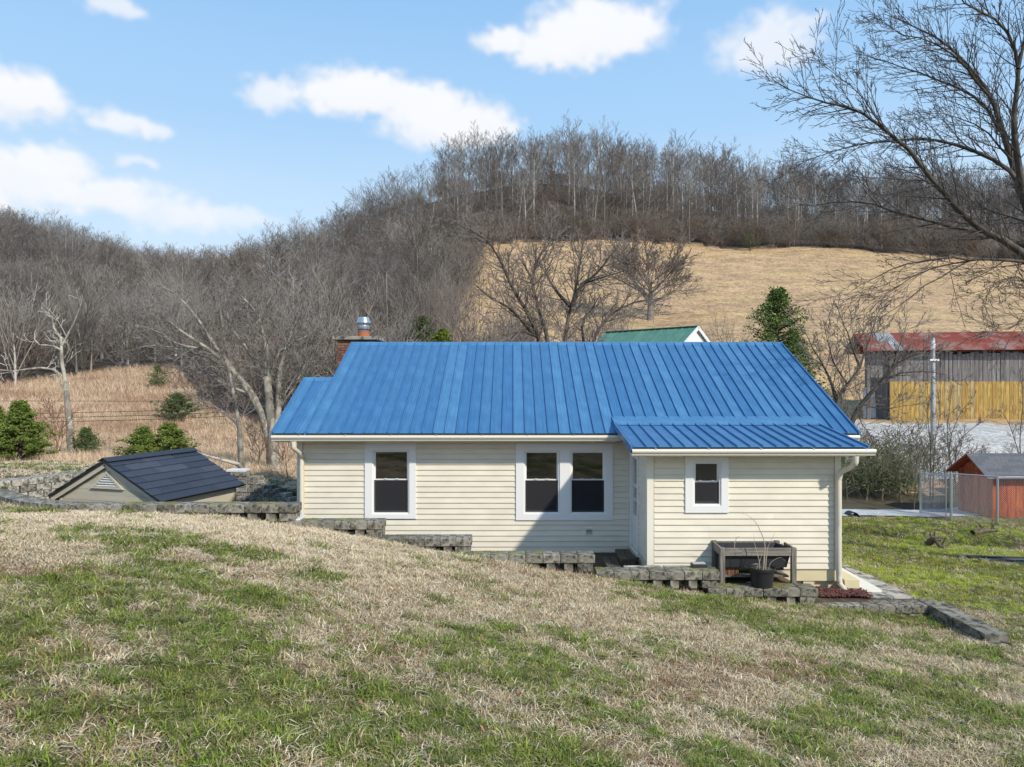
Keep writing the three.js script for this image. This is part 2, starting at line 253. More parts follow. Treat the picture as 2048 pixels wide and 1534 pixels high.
// how green the lawn is at a spot, and how brown its dead grass
const PATCH = [[-3.2, 6.3, 2.3, 1.3, .26], [-4.5, 11, 5, 1.1, -.42], [-5, 9.3, 1.6, .5, .12], [.6, 9.6, 2.6, 1.4, -.3], [3.2, 11.3, 1.9, .45, .36], [4.6, 10.3, 1.6, .45, .22], [5.2, 9.2, 2, .6, -.12], [1.9, 7.3, 1.6, .8, -.12], [-2.2, 10.5, .8, .4, .25], [-.4, 11.6, .5, .3, .2], [-1, 4.6, 2, .7, .06], [2.6, 5.6, 1.2, .5, .05], [11, 17, 7, 6, .42], [13, 26, 7, 4, .40], [8.5, 12.2, 1, 1, -.1]];
function green(x, d) {
  let g = -.06 + 1.35 * (fbm(x * 1.3 + d * .35, d * 1.5, 3, 101) - .5) + .75 * (fbm(x * 4.5, d * 5, 3, 105) - .5) + .4;
  for (const [a, b, c, e, k] of PATCH) g += k * Math.exp(-(((x - a) / c) ** 2) - ((d - b) / e) ** 2);
  return smooth(.2, .76, .05 + g * .95 + .05 * smooth(9, 6, d) + .5 * (fbm(x * 11, d * 13, 2, 107) - .5));
}
const brown = (x, d) => .6 * smooth(.55, .78, fbm(x * .9 + 30, d * 1.4, 4, 111));

{
  const line = (spec) => { const out = []; for (const [a, b, s] of spec) { const n = Math.round((b - a) / s); for (let k = 0; k < n; k++) out.push(a + (b - a) * k / n); } out.push(spec[spec.length - 1][1]); return out; };
  const X = line([[-420, -140, 14], [-140, -60, 4], [-60, -22, 1.6], [-22, -11, .5], [-11, 8, .14], [8, 14, .3], [14, 40, .8], [40, 140, 3.5], [140, 420, 14]]);
  const D = line([[-60, -6, 3], [-6, 2, .5], [2, 11.7, .25], [11.7, 20, .14], [20, 36, .5], [36, 80, 1.2], [80, 200, 2.6], [200, 320, 4], [320, 640, 16]]);
  const nx = X.length, nd = D.length, Y = new Float32Array(nx * nd);
  for (let j = 0; j < nd; j++) for (let i = 0; i < nx; i++) Y[j * nx + i] = groundY(X[i], D[j]);
  const zoneOf = (x, d) => inside(YARDPOLY, x, d) ? 'yard' : inside(BANK, x, d) ? 'gravel_bank' : d < 23 || (d < 36 && x > -5) ? 'lawn' : inside(PASTURE, x, d) ? 'pasture' : inside(MEADOW, x, d) ? 'meadow' : (x > 8 && x < 60 && d < 64) ? 'pasture' : 'forest_floor';
  const zones = {};
  for (let j = 0; j < nd - 1; j++) for (let i = 0; i < nx - 1; i++) { const cx = (X[i] + X[i + 1]) / 2, cd = (D[j] + D[j + 1]) / 2, wob = cd > 20 ? (fbm(cx * .3, cd * .3, 3, 121) - .5) * 6 : 0; (zones[zoneOf(cx + wob, cd + wob * (cd > 30 ? 1 : .2))] ??= []).push(j * nx + i); }
  const looks = {
    lawn: [M(1, 1, 1, { vertexColors: true, map: T.fine, roughness: 1 }), 1.1], yard: [M(.17, .13, .09, { map: T.litter, roughness: 1 }), .7], gravel_bank: [M(.78, .755, .71, { map: T.gravel, roughness: 1 }), .12],
    pasture: [M(.80, .64, .455, { map: T.pasture, roughness: 1 }), .022], meadow: [M(.60, .48, .36, { map: T.pasture, roughness: 1 }), .07], forest_floor: [M(.165, .138, .115, { map: T.litter, roughness: 1 }), .1] };
  for (const z in zones) {
    const map = new Map(), p = [], uv = [], idx = [], col = [], s = looks[z][1];
    const v = (k) => { if (!map.has(k)) { const i = k % nx, j = (k - i) / nx; map.set(k, p.length / 3); p.push(X[i], Y[k], -D[j]); uv.push(X[i] * s, D[j] * s); if (z === 'lawn') { const g = green(X[i], D[j]), b = brown(X[i], D[j]); col.push(lerp(lerp(.15, .11, b), .075, g), lerp(lerp(.115, .075, b), .085, g), lerp(lerp(.075, .045, b), .03, g)); } } return map.get(k); };
    for (const k of zones[z]) { const a = v(k), b = v(k + 1), c = v(k + nx), e = v(k + nx + 1); idx.push(a, b, c, b, e, c); }
    const g = new THREE.BufferGeometry(); g.setAttribute('position', new THREE.Float32BufferAttribute(p, 3)); g.setAttribute('uv', new THREE.Float32BufferAttribute(uv, 2)); if (col.length) g.setAttribute('color', new THREE.Float32BufferAttribute(col, 3)); g.setIndex(idx); g.computeVertexNormals();
    const o = shade(new THREE.Mesh(g, looks[z][0])); o.name = z; o.userData = { kind: 'structure', label: { lawn: 'sloping winter lawn of straw and green grass', yard: 'bare ground dug in around the house', gravel_bank: 'pale crushed stone bank below the barn', pasture: 'golden brown hill pasture below the woods', meadow: 'rough tan meadow at the foot of the woods', forest_floor: 'leaf strewn ground under the bare woods' }[z] }; scene.add(o);
  }
  // gravel drive, draped a little above the ground
  const n = 60, p = [], uv = [], idx = [];
  const edge = (pts, t) => { const L = pts.length - 1, k = Math.min(L - 1, Math.floor(t * L)), u = t * L - k; return [lerp(pts[k][0], pts[k + 1][0], u), lerp(pts[k][1], pts[k + 1][1], u)]; };
  const A = DRIVE.slice(0, 7), B = DRIVE.slice(7).reverse();
  for (let i = 0; i <= n; i++) for (let j = 0; j <= 8; j++) { const [ax, ad] = edge(A, i / n), [bx_, bd] = edge(B, i / n), x = lerp(ax, bx_, j / 8), d = lerp(ad, bd, j / 8) + (j % 8 ? 0 : (fbm(i * .4, j, 2, 7) - .5) * .35); p.push(x, Math.max(groundY(x, d), groundY(x + .2, d + .2), groundY(x - .2, d - .2)) + .05, -d); uv.push(x * .5, d * .5); }
  for (let i = 0; i < n; i++) for (let j = 0; j < 8; j++) { const a = i * 9 + j; idx.push(a, a + 1, a + 9, a + 1, a + 10, a + 9); }
  const g = new THREE.BufferGeometry(); g.setAttribute('position', new THREE.Float32BufferAttribute(p, 3)); g.setAttribute('uv', new THREE.Float32BufferAttribute(uv, 2)); g.setIndex(idx); g.computeVertexNormals();
  const o = shade(new THREE.Mesh(g, M(.80, .80, .81, { map: T.gravel, roughness: 1 }))); o.name = 'gravel_drive'; o.userData = { kind: 'structure', label: 'pale gravel drive behind the house' }; scene.add(o);
}
console.log('ground done');

// ---------------------------------------------------------------- the house
const rh = RNG(77), pick = (a, r = rh) => a[Math.floor(r() * a.length)];
{
  const H = thing('house', 'cream sided cottage with a blue ribbed metal roof and white trimmed windows', 'house');
  const zM = -15.1, zA = -13.16, XL = -4.46, XR = 6.7, AX0 = 2.47, AX1 = 5.95, BOT = -4.3;
  // wall slabs with real openings
  const wins = [[-2.905, -2.135, -2.715, -1.375], [.245, .99, -2.71, -1.39], [1.21, 1.95, -2.71, -1.39]], winA = [3.285, 3.79, -2.214, -1.405];
  function slab(z0, z1, x0, x1, y0, y1, holes) {
    const xs = [...new Set([x0, x1, ...holes.flatMap((h) => [h[0], h[1]])])].sort((a, b) => a - b), out = [];
    for (let k = 0; k < xs.length - 1; k++) {
      const a = xs[k], b = xs[k + 1], h = holes.find((q) => q[0] <= a + 1e-6 && q[1] >= b - 1e-6);
      if (h) { out.push(bx(a, b, y0, h[2], z0, z1), bx(a, b, h[3], y1, z0, z1)); } else out.push(bx(a, b, y0, y1, z0, z1));
    }
    return out;
  }
  const wall = part('wall', [...slab(zM - .14, zM - .02, XL, AX0 + .1, -3.66, -1.1, wins), bx(XL, XL + .12, BOT, -1.1, -18.85, zM - .14), bx(XR - .12, XR, BOT, -1.1, -22.7, zM - .02), bx(AX1, XR - .12, BOT, -1.1, zM - .14, zM - .02), bx(XL + .6, XR - .12, BOT, -1.1, -22.7, -22.58), bx(XL, XL + .6, BOT, -1.1, -18.85, -18.73),
    // gable ends
    new THREE.ExtrudeGeometry(new THREE.Shape([[15.1, -1.1], [22.7, -1.1], [18.9, .8]].map(([d, y]) => new THREE.Vector2(d, y))), { depth: .12, bevelEnabled: false }).rotateY(Math.PI / 2).translate(XR - .12, 0, 0),
    new THREE.ExtrudeGeometry(new THREE.Shape([[15.1, -1.1], [22.7, -1.1], [18.9, .8]].map(([d, y]) => new THREE.Vector2(d, y))), { depth: .12, bevelEnabled: false }).rotateY(Math.PI / 2).translate(-3.9, 0, 0)], mat.creamB, H, .5);
  const wallA = part('wall', [...slab(zA - .14, zA - .02, AX0, AX1, -3.35, -1.2, [winA]), bx(AX1 - .12, AX1, -3.35, -1.2, zM - .02, zA - .14), bx(AX0 + .02, AX0 + .14, -3.35, -1.1, -14.15, zA - .14), bx(AX0 + .02, AX0 + .14, -1.28, -1.1, zM - .02, -14.15)], mat.creamB, H, .5, 'wall of the back porch addition');
  // inner faces, so that rooms behind the glass are rooms
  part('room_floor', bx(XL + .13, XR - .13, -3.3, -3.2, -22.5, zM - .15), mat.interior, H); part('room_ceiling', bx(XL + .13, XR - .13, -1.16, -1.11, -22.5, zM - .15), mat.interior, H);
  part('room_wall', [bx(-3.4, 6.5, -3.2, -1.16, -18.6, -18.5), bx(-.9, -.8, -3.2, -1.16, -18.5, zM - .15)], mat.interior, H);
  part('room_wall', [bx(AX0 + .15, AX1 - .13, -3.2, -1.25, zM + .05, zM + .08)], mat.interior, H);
  // siding: every course a lapped board
  const course = .1141;
  function board(parent, x0, x1, y, z, m) {       // lap profile: proud at the foot, flush at the head
    part('siding_board', prismX([[y, z - .018], [y, z + .015], [y + .010, z + .018], [y + course - .003, z + .0], [y + course - .003, z - .018]], x0, x1), m, parent, .5);
  }
  const creams = [mat.cream, mat.creamB, mat.creamC];
  const trims = [[-3.06, -2.0, -2.81, -1.2], [.083, 2.094, -2.84, -1.24]];
  function courses(parent, X0, X1, top, bot, z, holes, joints) {
    for (let y = top - course; y > bot - .01; y -= course) {
      let cuts = [[X0, X1]];
      for (const [a, b, lo, hi] of holes) if (y + course > lo + .02 && y < hi - .02) cuts = cuts.flatMap(([p, q]) => b <= p || a >= q ? [[p, q]] : [[p, a - .002], [b + .002, q]].filter(([u, v]) => v - u > .03));
      for (const [p, q] of cuts) {
        const j = joints && q - p > 2.2 ? [p + (q - p) * (.3 + .45 * rh())] : [];
        let a = p; for (const e of [...j, q]) { board(parent, a, e - (e === q ? 0 : .002), y, z, pick(creams)); a = e; }
      }
    }
  }
  courses(wall, XL + .11, AX0 - .02, -1.12, -3.66, zM, trims, true);
  courses(wallA, AX0 + .11, AX1 - .11, -1.2, -3.36, zA, [[3.14, 3.92, -2.34, -1.2]], true);
  for (let y = -1.2 - course; y > -3.36; y -= course) {   // short courses beside the door, on the face that looks left
    part('siding_board', new THREE.ExtrudeGeometry(new THREE.Shape([[AX0 + .02, y], [AX0 - .020, y], [AX0 - .022, y + .01], [AX0 - .001, y + course - .004], [AX0 + .02, y + course - .004]].map((q) => new THREE.Vector2(...q))), { depth: .80, bevelEnabled: false }).translate(0, 0, -14.06), pick(creams), wallA, .5);
  }
  // corner posts
  part('corner_post', [bx(XL - .012, XL + .10, -3.66, -1.12, zM - .12, zM + .022)], mat.creamTrim, H);
  part('corner_post', [bx(AX0 - .022, AX0 + .10, -3.36, -1.2, zA - .1, zA + .022)], mat.creamTrim, H);
  part('corner_post', [bx(AX1 - .10, AX1 + .012, -3.36, -1.2, zA - .1, zA + .022)], mat.creamTrim, H);
  // foundation and the ledges at the right corner
  part('foundation', [bx(XL + .02, AX0, -4.1, -3.67, zM - .14, zM - .03), bx(AX0 + .01, AX1 - .02, -3.585, -3.365, zA - .2, zA - .012), bx(AX0 - .005, AX0 + .12, -3.75, -3.365, zM, zA - .2), bx(AX0 + .01, AX1 + .02, -3.9, -3.587, zA - .25, zA - .10)], mat.foundation, H, .5);
  part('foundation_pier', bx(5.30, 5.50, -3.85, -3.587, zA - .09, zA - .03), mat.foundation, H, .5);
  part('stoop', [bx(AX1 + .03, 6.24, -3.95, -3.53, -15.0, zA + .14)], mat.foundation, H, .5);
  part('stoop_step', [bx(6.25, 6.6, -4, -3.68, -15.2, zA + .22)], mat.creamTrim, H, .5);

  // ---- windows: mitred trim boards, sashes, panes and insect screens set into the wall
  function windowUnit(outer, sashes, z, label) {
    const w = new THREE.Group(); w.name = 'window'; if (label) w.userData.label = label; H.add(w);
    const [x0, x1, y0, y1] = outer, zf = z + .034;
    const L = Math.min(...sashes.map((s) => s[0])), R = Math.max(...sashes.map((s) => s[1])), B = sashes[0][2], Tp = sashes[0][3];
    const quad = (pts) => new THREE.ExtrudeGeometry(new THREE.Shape(pts.map((q) => new THREE.Vector2(...q))), { depth: .05, bevelEnabled: true, bevelSize: .004, bevelThickness: .004, bevelSegments: 1 }).translate(0, 0, zf - .05);
    const e = .0015;
    part('trim_board', quad([[x0, y1], [L, Tp], [R, Tp], [x1, y1]]), mat.white, w);
    part('trim_board', quad([[x0, y1 - e], [x0, y0], [L - e, B], [L - e, Tp - e]]), mat.white, w);
    part('trim_board', quad([[x1, y1 - e], [R + e, Tp - e], [R + e, B], [x1, y0]]), mat.white, w);
    part('trim_board', quad([[x0 + e, y0], [x1 - e, y0], [R, B - e], [L, B - e]]), mat.white, w);
    for (let k = 0; k + 1 < sashes.length; k++) part('mullion', bx(sashes[k][1] + .003, sashes[k + 1][0] - .003, B, Tp, zf - .05, zf + .006), mat.white, w);
    for (const [a, b, lo, hi] of sashes) {
      const mid = (lo + hi) / 2 + (hi - lo) * .028, fr = .03;
      part('window_frame', [bx(a, a + fr, lo, hi, z - .10, z + .012), bx(b - fr, b, lo, hi, z - .10, z + .012), bx(a + fr, b - fr, hi - fr, hi, z - .10, z + .011), bx(a + fr, b - fr, lo, lo + fr, z - .10, z + .018)], mat.white, w);
      const sash = (y0_, y1_, zz) => { const s = part('sash', [bx(a + fr, a + fr + .028, y0_, y1_, zz - .025, zz), bx(b - fr - .028, b - fr, y0_, y1_, zz - .025, zz), bx(a + fr + .028, b - fr - .028, y1_ - .026, y1_, zz - .025, zz - .001), bx(a + fr + .028, b - fr - .028, y0_, y0_ + .03, zz - .025, zz - .001)], mat.white, w); return s; };
      const up = sash(mid - .015, hi - fr - .001, z - .035), low = sash(lo + fr + .001, mid + .016, z - .064);
      part('pane', bx(a + fr + .029, b - fr - .029, mid + .014, hi - fr - .027, z - .05, z - .047), mat.glass, up);
      part('pane', bx(a + fr + .029, b - fr - .029, lo + fr + .03, mid - .01, z - .08, z - .077), mat.glass, low);
      part('insect_screen', bx(a + fr + .004, b - fr - .004, lo + fr + .004, mid - .004, z - .020, z - .018), mat.screen, low);
      part('latch', bx((a + b) / 2 - .14, (a + b) / 2 - .09, mid + .013, mid + .03, z - .034, z - .016), mat.white, low); part('latch', bx((a + b) / 2 + .09, (a + b) / 2 + .14, mid + .013, mid + .03, z - .034, z - .016), mat.white, low);
    }
    return w;
  }
  windowUnit(trims[0], [wins[0]], zM, 'single white window');
  windowUnit(trims[1], [wins[1], wins[2]], zM, 'double white window');
  windowUnit([3.14, 3.92, -2.34, -1.325], [winA], zA, 'small white porch window');
  // ---- back door on the left face of the addition
  {
    const d = new THREE.Group(); d.name = 'door'; d.userData.label = 'white half glazed back door'; H.add(d);
    const x = AX0, y0 = -3.32, y1 = -1.29, z0 = -15.04, z1 = -14.14;
    part('door_frame', [bx(x - .03, x + .06, y0, y1, z0 - .04, z0 + .05), bx(x - .03, x + .06, y0, y1, z1 - .05, z1 + .07), bx(x - .03, x + .06, y1 - .07, y1, z0 + .05, z1 - .05)], mat.white, d);
    part('door_leaf', [bx(x + .0, x + .04, y0 + .02, y0 + .68, z0 + .06, z1 - .06), bx(x + .0, x + .04, y1 - .22, y1 - .08, z0 + .06, z1 - .06), bx(x + .0, x + .04, y0 + .68, y1 - .22, z0 + .06, z0 + .17), bx(x + .0, x + .04, y0 + .68, y1 - .22, z1 - .17, z1 - .06), bx(x + .002, x + .04, y0 + 1.24, y0 + 1.29, z0 + .17, z1 - .17)], mat.white, d);
    part('pane', [bx(x + .018, x + .022, y0 + .68, y0 + 1.24, z0 + .17, z1 - .17), bx(x + .018, x + .022, y0 + 1.29, y1 - .22, z0 + .17, z1 - .17)], mat.glass, d);
    part('door_handle', [bx(x - .05, x, y0 + 1.02, y0 + 1.05, z1 - .13, z1 - .11), bx(x - .055, x - .04, y0 + 1.01, y0 + 1.06, z1 - .24, z1 - .11)], mat.white, d);
    part('threshold', bx(x - .06, x + .1, y0 - .05, y0 - .002, z0 - .04, z1 + .07), mat.creamTrim, d);
  }
  // ---- dryer vent
  { const v = new THREE.Group(); v.name = 'wall_vent'; H.add(v); part('vent_frame', [bx(1.52, 1.68, -3.15, -3.13, zM + .0, zM + .035), bx(1.52, 1.68, -3.02, -3.0, zM, zM + .035), bx(1.52, 1.54, -3.13, -3.02, zM, zM + .035), bx(1.66, 1.68, -3.13, -3.02, zM, zM + .035)], mat.creamTrim, v); for (let k = 0; k < 3; k++) part('louvre', bx(1.541, 1.659, -3.125 + k * .035, -3.108 + k * .035, zM + .005, zM + .028), mat.metal, v); part('vent_back', bx(1.541, 1.659, -3.129, -3.021, zM + .001, zM + .004), mat.black, v); }

  // ---- roofs of ribbed sheets
  const PITCH = 2.05 / 4.25, roofs = [mat.roofA, mat.roofA, mat.roofB, mat.roofC];
  function sheet(w, len) {                         // one pan: a rib on its left edge and two low stiffening creases
    const t = .004, pr = [[0, 0], [.004, .034], [.020, .034], [.028, .0], [w * .38, 0], [w * .38 + .006, .003], [w * .38 + .012, 0], [w * .68, 0], [w * .68 + .006, .003], [w * .68 + .012, 0], [w - .001, 0], [w - .001, -t], [0, -t]];
    const g = new THREE.ExtrudeGeometry(new THREE.Shape(pr.map((q) => new THREE.Vector2(...q))), { depth: len, bevelEnabled: false });
    return g;                                      // x across, y up from the deck, z down the slope
  }
  function roofPlane(parent, x0, x1, zTop, yTop, zBot, yBot, w) {
    const down = V(0, yBot - yTop, zBot - zTop), len = down.length(); down.normalize();
    const ex = V(1, 0, 0), n = V().crossVectors(down, ex).normalize(); if (n.y < 0) n.negate();
    const geos = [0, 1, 2, 3, 4, 5, 6].map((k) => { const g = uvs(sheet(w, len), 1), u = g.attributes.uv; for (let i = 0; i < u.count; i++) u.setXY(i, u.getX(i) + k * .2315, u.getY(i) * .55 + [0, .03, -.02, .05, .01, -.04, .02][k] + zTop * .1); return g; }), count = Math.round((x1 - x0) / w), ww = (x1 - x0) / count;
    for (let k = 0; k < count; k++) {
      const m = shade(new THREE.Mesh(geos[(k + (count > 20 ? 0 : 3)) % 7], pick(roofs))); m.name = 'roof_panel';
      const e2 = down.z > 0 ? ex.clone() : ex.clone().negate();
      m.matrixAutoUpdate = true; m.quaternion.setFromRotationMatrix(new THREE.Matrix4().makeBasis(e2, n, down)); m.position.set(x0 + k * ww + (down.z > 0 ? 0 : ww), yTop, zTop).addScaledVector(n, .006); m.scale.set(ww / w, 1, 1 + (rh() - .3) * .002); parent.add(m);
    }
  }
  const roof = part('roof', [prismX([[-1.03, -14.69], [1.02, -18.94], [1.02, -18.86], [.9, -18.9], [-1.13, -14.69]], -4.14, 6.98), prismX([[-1.03, -23.11], [-1.13, -23.11], [.9, -18.9], [1.02, -18.9], [1.02, -18.86]], -4.14, 6.98)], mat.deck, H, .5);
  roofPlane(roof, -4.16, 7.0, -18.9, 1.04, -14.65, -1.01, .2315);
  roofPlane(roof, -4.16, 7.0, -18.9, 1.04, -23.15, -1.01, .2315);
  part('ridge_cap', prismX([[1.035 - .11 * PITCH, -18.76], [1.085, -18.9], [1.035 - .11 * PITCH, -19.04], [1.02 - .11 * PITCH, -19.03], [1.068, -18.9], [1.02 - .11 * PITCH, -18.77]], -4.19, 7.03), mat.roofB, roof);
  for (const x of [-4.165, 7.0]) part('rake_trim', [prismX([[-1.08, -14.63], [-.97, -14.63], [1.075, -18.88], [.95, -18.88]], x - (x < 0 ? .03 : 0), x + (x < 0 ? 0 : .03)), prismX([[-1.08, -23.17], [.95, -18.92], [1.075, -18.92], [-.97, -23.17]], x - (x < 0 ? .03 : 0), x + (x < 0 ? 0 : .03))], mat.roofA, roof);
  // lower wing at the left end
  const wing = part('roof', [prismX([[-1.03, -14.69], [.06, -16.96], [-.05, -16.96], [-1.13, -14.69]], -4.82, -4.2), prismX([[-1.03, -19.23], [-1.13, -19.23], [-.05, -16.97], [.06, -16.97]], -4.82, -4.2)], mat.deck, H, .5, 'low roof of the end wing');
  roofPlane(wing, -4.84, -4.16, -16.96, .105, -14.65, -1.01, .2267); roofPlane(wing, -4.84, -4.20, -16.96, .105, -19.27, -1.01, .2267);
  part('ridge_cap', prismX([[.105 - .1 * PITCH, -16.84], [.15, -16.96], [.105 - .1 * PITCH, -17.08], [.13, -16.96]], -4.87, -4.13), mat.roofB, wing);
  part('rake_trim', prismX([[-1.08, -14.63], [-.97, -14.63], [.14, -16.94], [.02, -16.94]], -4.87, -4.842), mat.roofA, wing);
  part('wall', new THREE.ExtrudeGeometry(new THREE.Shape([[15.12, -1.1], [18.8, -1.1], [16.96, -.1]].map((q) => new THREE.Vector2(...q))), { depth: .12, bevelEnabled: false }).rotateY(Math.PI / 2).translate(XL, 0, 0), mat.creamB, H, .5);
  // shed roof over the addition
  const low = part('roof', prismX([[-1.15, -12.79], [-.84, -15.05], [-.95, -15.05], [-1.24, -12.79]], 2.15, 6.22), mat.deck, H, .5, 'shallow shed roof over the porch addition');
  roofPlane(low, 2.12, 6.25, -15.02, -.818, -12.75, -1.125, .2295);
  part('flashing', prismX([[-.855, -14.74], [-.78, -14.98], [-.775, -15.1], [-.70, -15.26], [-.69, -15.26], [-.755, -15.06], [-.765, -14.96], [-.84, -14.72]], 2.09, 6.3), mat.roofB, low);
  part('rake_trim', prismX([[-1.22, -12.73], [-1.09, -12.73], [-.78, -15.02], [-.90, -15.02]], 2.085, 2.118), mat.roofA, low); part('rake_trim', prismX([[-1.22, -12.73], [-1.09, -12.73], [-.78, -15.02], [-.90, -15.02]], 6.252, 6.285), mat.roofA, low);
  // soffits, gutters, downspouts
  part('soffit', [bx(-4.8, 2.1, -1.185, -1.165, -15.07, -14.64), bx(6.3, 6.98, -1.185, -1.165, -15.07, -14.64)], mat.soffit, H); part('soffit', bx(2.14, 6.22, -1.285, -1.265, -13.13, -12.74), mat.soffit, H);
  part('fascia', [bx(-4.83, 2.1, -1.16, -1.045, -14.68, -14.655), bx(6.3, 6.99, -1.16, -1.045, -14.68, -14.655)], mat.creamTrim, H); part('fascia', bx(2.12, 6.24, -1.26, -1.155, -12.78, -12.755), mat.creamTrim, H);
  const gut = (x0, x1, y, z) => prismX([[y, z], [y, z + .09], [y - .03, z + .105], [y - .055, z + .10], [y - .075, z + .075], [y - .11, z + .065], [y - .115, z], [y - .105, z + .004], [y - .102, z + .058], [y - .07, z + .068], [y - .05, z + .092], [y - .03, z + .096], [y - .008, z + .083], [y - .008, z + .004]], x0, x1);
  part('gutter', gut(-4.84, 2.2, -1.045, -14.652), mat.gutter, H); part('gutter', gut(6.32, 6.99, -1.045, -14.652), mat.gutter, H); part('gutter', gut(2.1, 6.36, -1.150, -12.752), mat.gutter, H);
  const hooks = []; for (let x = 2.5; x < 6.3; x += .92) hooks.push(bx(x, x + .03, -1.152, -1.128, -12.76, -12.655)); for (let x = -4.3; x < 2; x += .92) hooks.push(bx(x, x + .03, -1.047, -1.030, -14.66, -14.555));
  part('gutter_hanger', hooks, mat.metal, H);
  const spout = (name, path, w, label) => { const b = buf(); const c = new THREE.CatmullRomCurve3(path, false, 'catmullrom', .12).getPoints(46); tube(b, c, c.map(() => w), 4); return part(name, fromBuf(b).toNonIndexed(), mat.gutter, H, .5, label); };
  spout('downspout', [V(-4.40, -1.16, -14.58), V(-4.40, -1.30, -14.60), V(-4.36, -1.40, -14.80), V(-4.36, -1.52, -15.02), V(-4.36, -1.7, -15.02), V(-4.36, -3.0, -15.02), V(-4.36, -3.9, -15.02)], .058);
  spout('downspout', [V(6.02, -1.265, -12.70), V(6.02, -1.40, -12.72), V(5.99, -1.49, -12.86), V(5.91, -1.58, -13.02), V(5.89, -1.75, -13.06), V(5.89, -2.6, -13.06), V(5.89, -3.45, -13.06), V(5.90, -3.60, -13.04), V(5.94, -3.70, -12.88)], .062);
  part('spout_boot', bx(5.88, 6.03, -3.76, -3.71, -12.92, -12.70), mat.black, H);
  // ---- chimney
  {
    const c = new THREE.Group(); c.name = 'chimney'; H.add(c); const x0 = -4.7, x1 = -3.72, z0 = -20.4, z1 = -19.5, y1 = 1.17;
    part('chimney_core', bx(x0 + .02, x1 - .02, -4, y1 - .005, z0 + .02, z1 - .02), mat.mortar, c);
    const g = uvs(rbx(0, .195, 0, .06, 0, .03, .004), 2), gs = uvs(rbx(0, .03, 0, .06, 0, .195, .004), 2), b3 = [mat.brickA, mat.brickB, mat.brickC];
    for (let r = 0; r < 20; r++) {
      const y = y1 - .07 - r * .07, off = r % 2 ? .1 : 0;
      for (let x = x0 - off; x < x1 - .02; x += .205) { const a = Math.max(x, x0 + .005), e = Math.min(x + .195, x1 - .005); if (e - a < .05) continue; const m = shade(new THREE.Mesh(g, pick(b3))); m.name = 'brick'; m.scale.x = (e - a) / .195; m.position.set(a, y, z1 - .025 + rh() * .005); c.add(m); }
      for (let z = z0 + off; z < z1 - .2; z += .205) { const m = shade(new THREE.Mesh(gs, pick(b3))); m.name = 'brick'; m.position.set(x0 - .005 - rh() * .005, y, z); c.add(m); }
    }
    part('chimney_crown', rbx(x0 - .12, x1 + .12, y1, y1 + .10, z0 - .1, z1 + .1, .02), mat.concreteC, c);
    const flue = part('flue', new THREE.CylinderGeometry(.15, .16, .16, 20).translate(-4.08, y1 + .18, -19.95), mat.clay, c);
    part('flue_cap', new THREE.LatheGeometry([[.11, .0], [.155, .0], [.16, .15], [.15, .16], [.15, .19], [.20, .215], [.205, .25], [.17, .30], [.16, .37], [.13, .40], [0, .41]].map((q) => new THREE.Vector2(...q)), 24).translate(-4.08, y1 + .26, -19.95), mat.ductMetal, flue);
    part('clamp_band', new THREE.TorusGeometry(.158, .012, 6, 24).rotateX(Math.PI / 2).translate(-4.08, y1 + .31, -19.95), mat.black, flue);
  }
  base(H, 1, -3.78, -17);
}
console.log('house done');

// ---------------------------------------------------------------- retaining walls of concrete blocks
const blockGeos = (() => { const r = RNG(9), out = []; for (let k = 0; k < 6; k++) { const g = new RoundedBoxGeometry(.284, .138, .34, 2, .012), p = g.attributes.position; for (let i = 0; i < p.count; i++) { const x = p.getX(i), y = p.getY(i), z = p.getZ(i), n = fbm(x * 14 + k * 9, y * 14 + z * 11, 3, 200 + k) - .5; p.setXYZ(i, x * (1 + n * .015), y * (1 + n * .03), z + n * .006); } g.computeVertexNormals(); out.push(uvs(g.translate(k * .31, k * .17, 0), 2.2).translate(-k * .31, -k * .17, 0)); } return out; })();
const tailGeos = (() => { const out = []; for (let k = 0; k < 3; k++) { const s = new THREE.Shape([[-.13, .16], [.13, .16], [.06 + k * .01, -.17], [-.06, -.17]].map((q) => new THREE.Vector2(...q))); out.push(uvs(new THREE.ExtrudeGeometry(s, { depth: .138, bevelEnabled: true, bevelSize: .006, bevelThickness: .006, bevelSegments: 1 }).rotateX(Math.PI / 2).translate(0, .069, 0), 1.4)); } return out; })();
const rb = RNG(31), cm = [mat.concrete, mat.concrete, mat.concreteB, mat.concreteC];
function block(parent, x, y, z, turn, geos = blockGeos, ms = cm, sc = 1) { const m = shade(new THREE.Mesh(pick(geos, rb), pick(ms, rb))); m.name = 'block'; m.position.set(x, y, z); m.rotation.set((rb() - .5) * .02, turn + (rb() - .5) * .03, (rb() - .5) * .02); m.scale.set(sc * .995, 1, 1); parent.add(m); return m; }
const h = .1425;
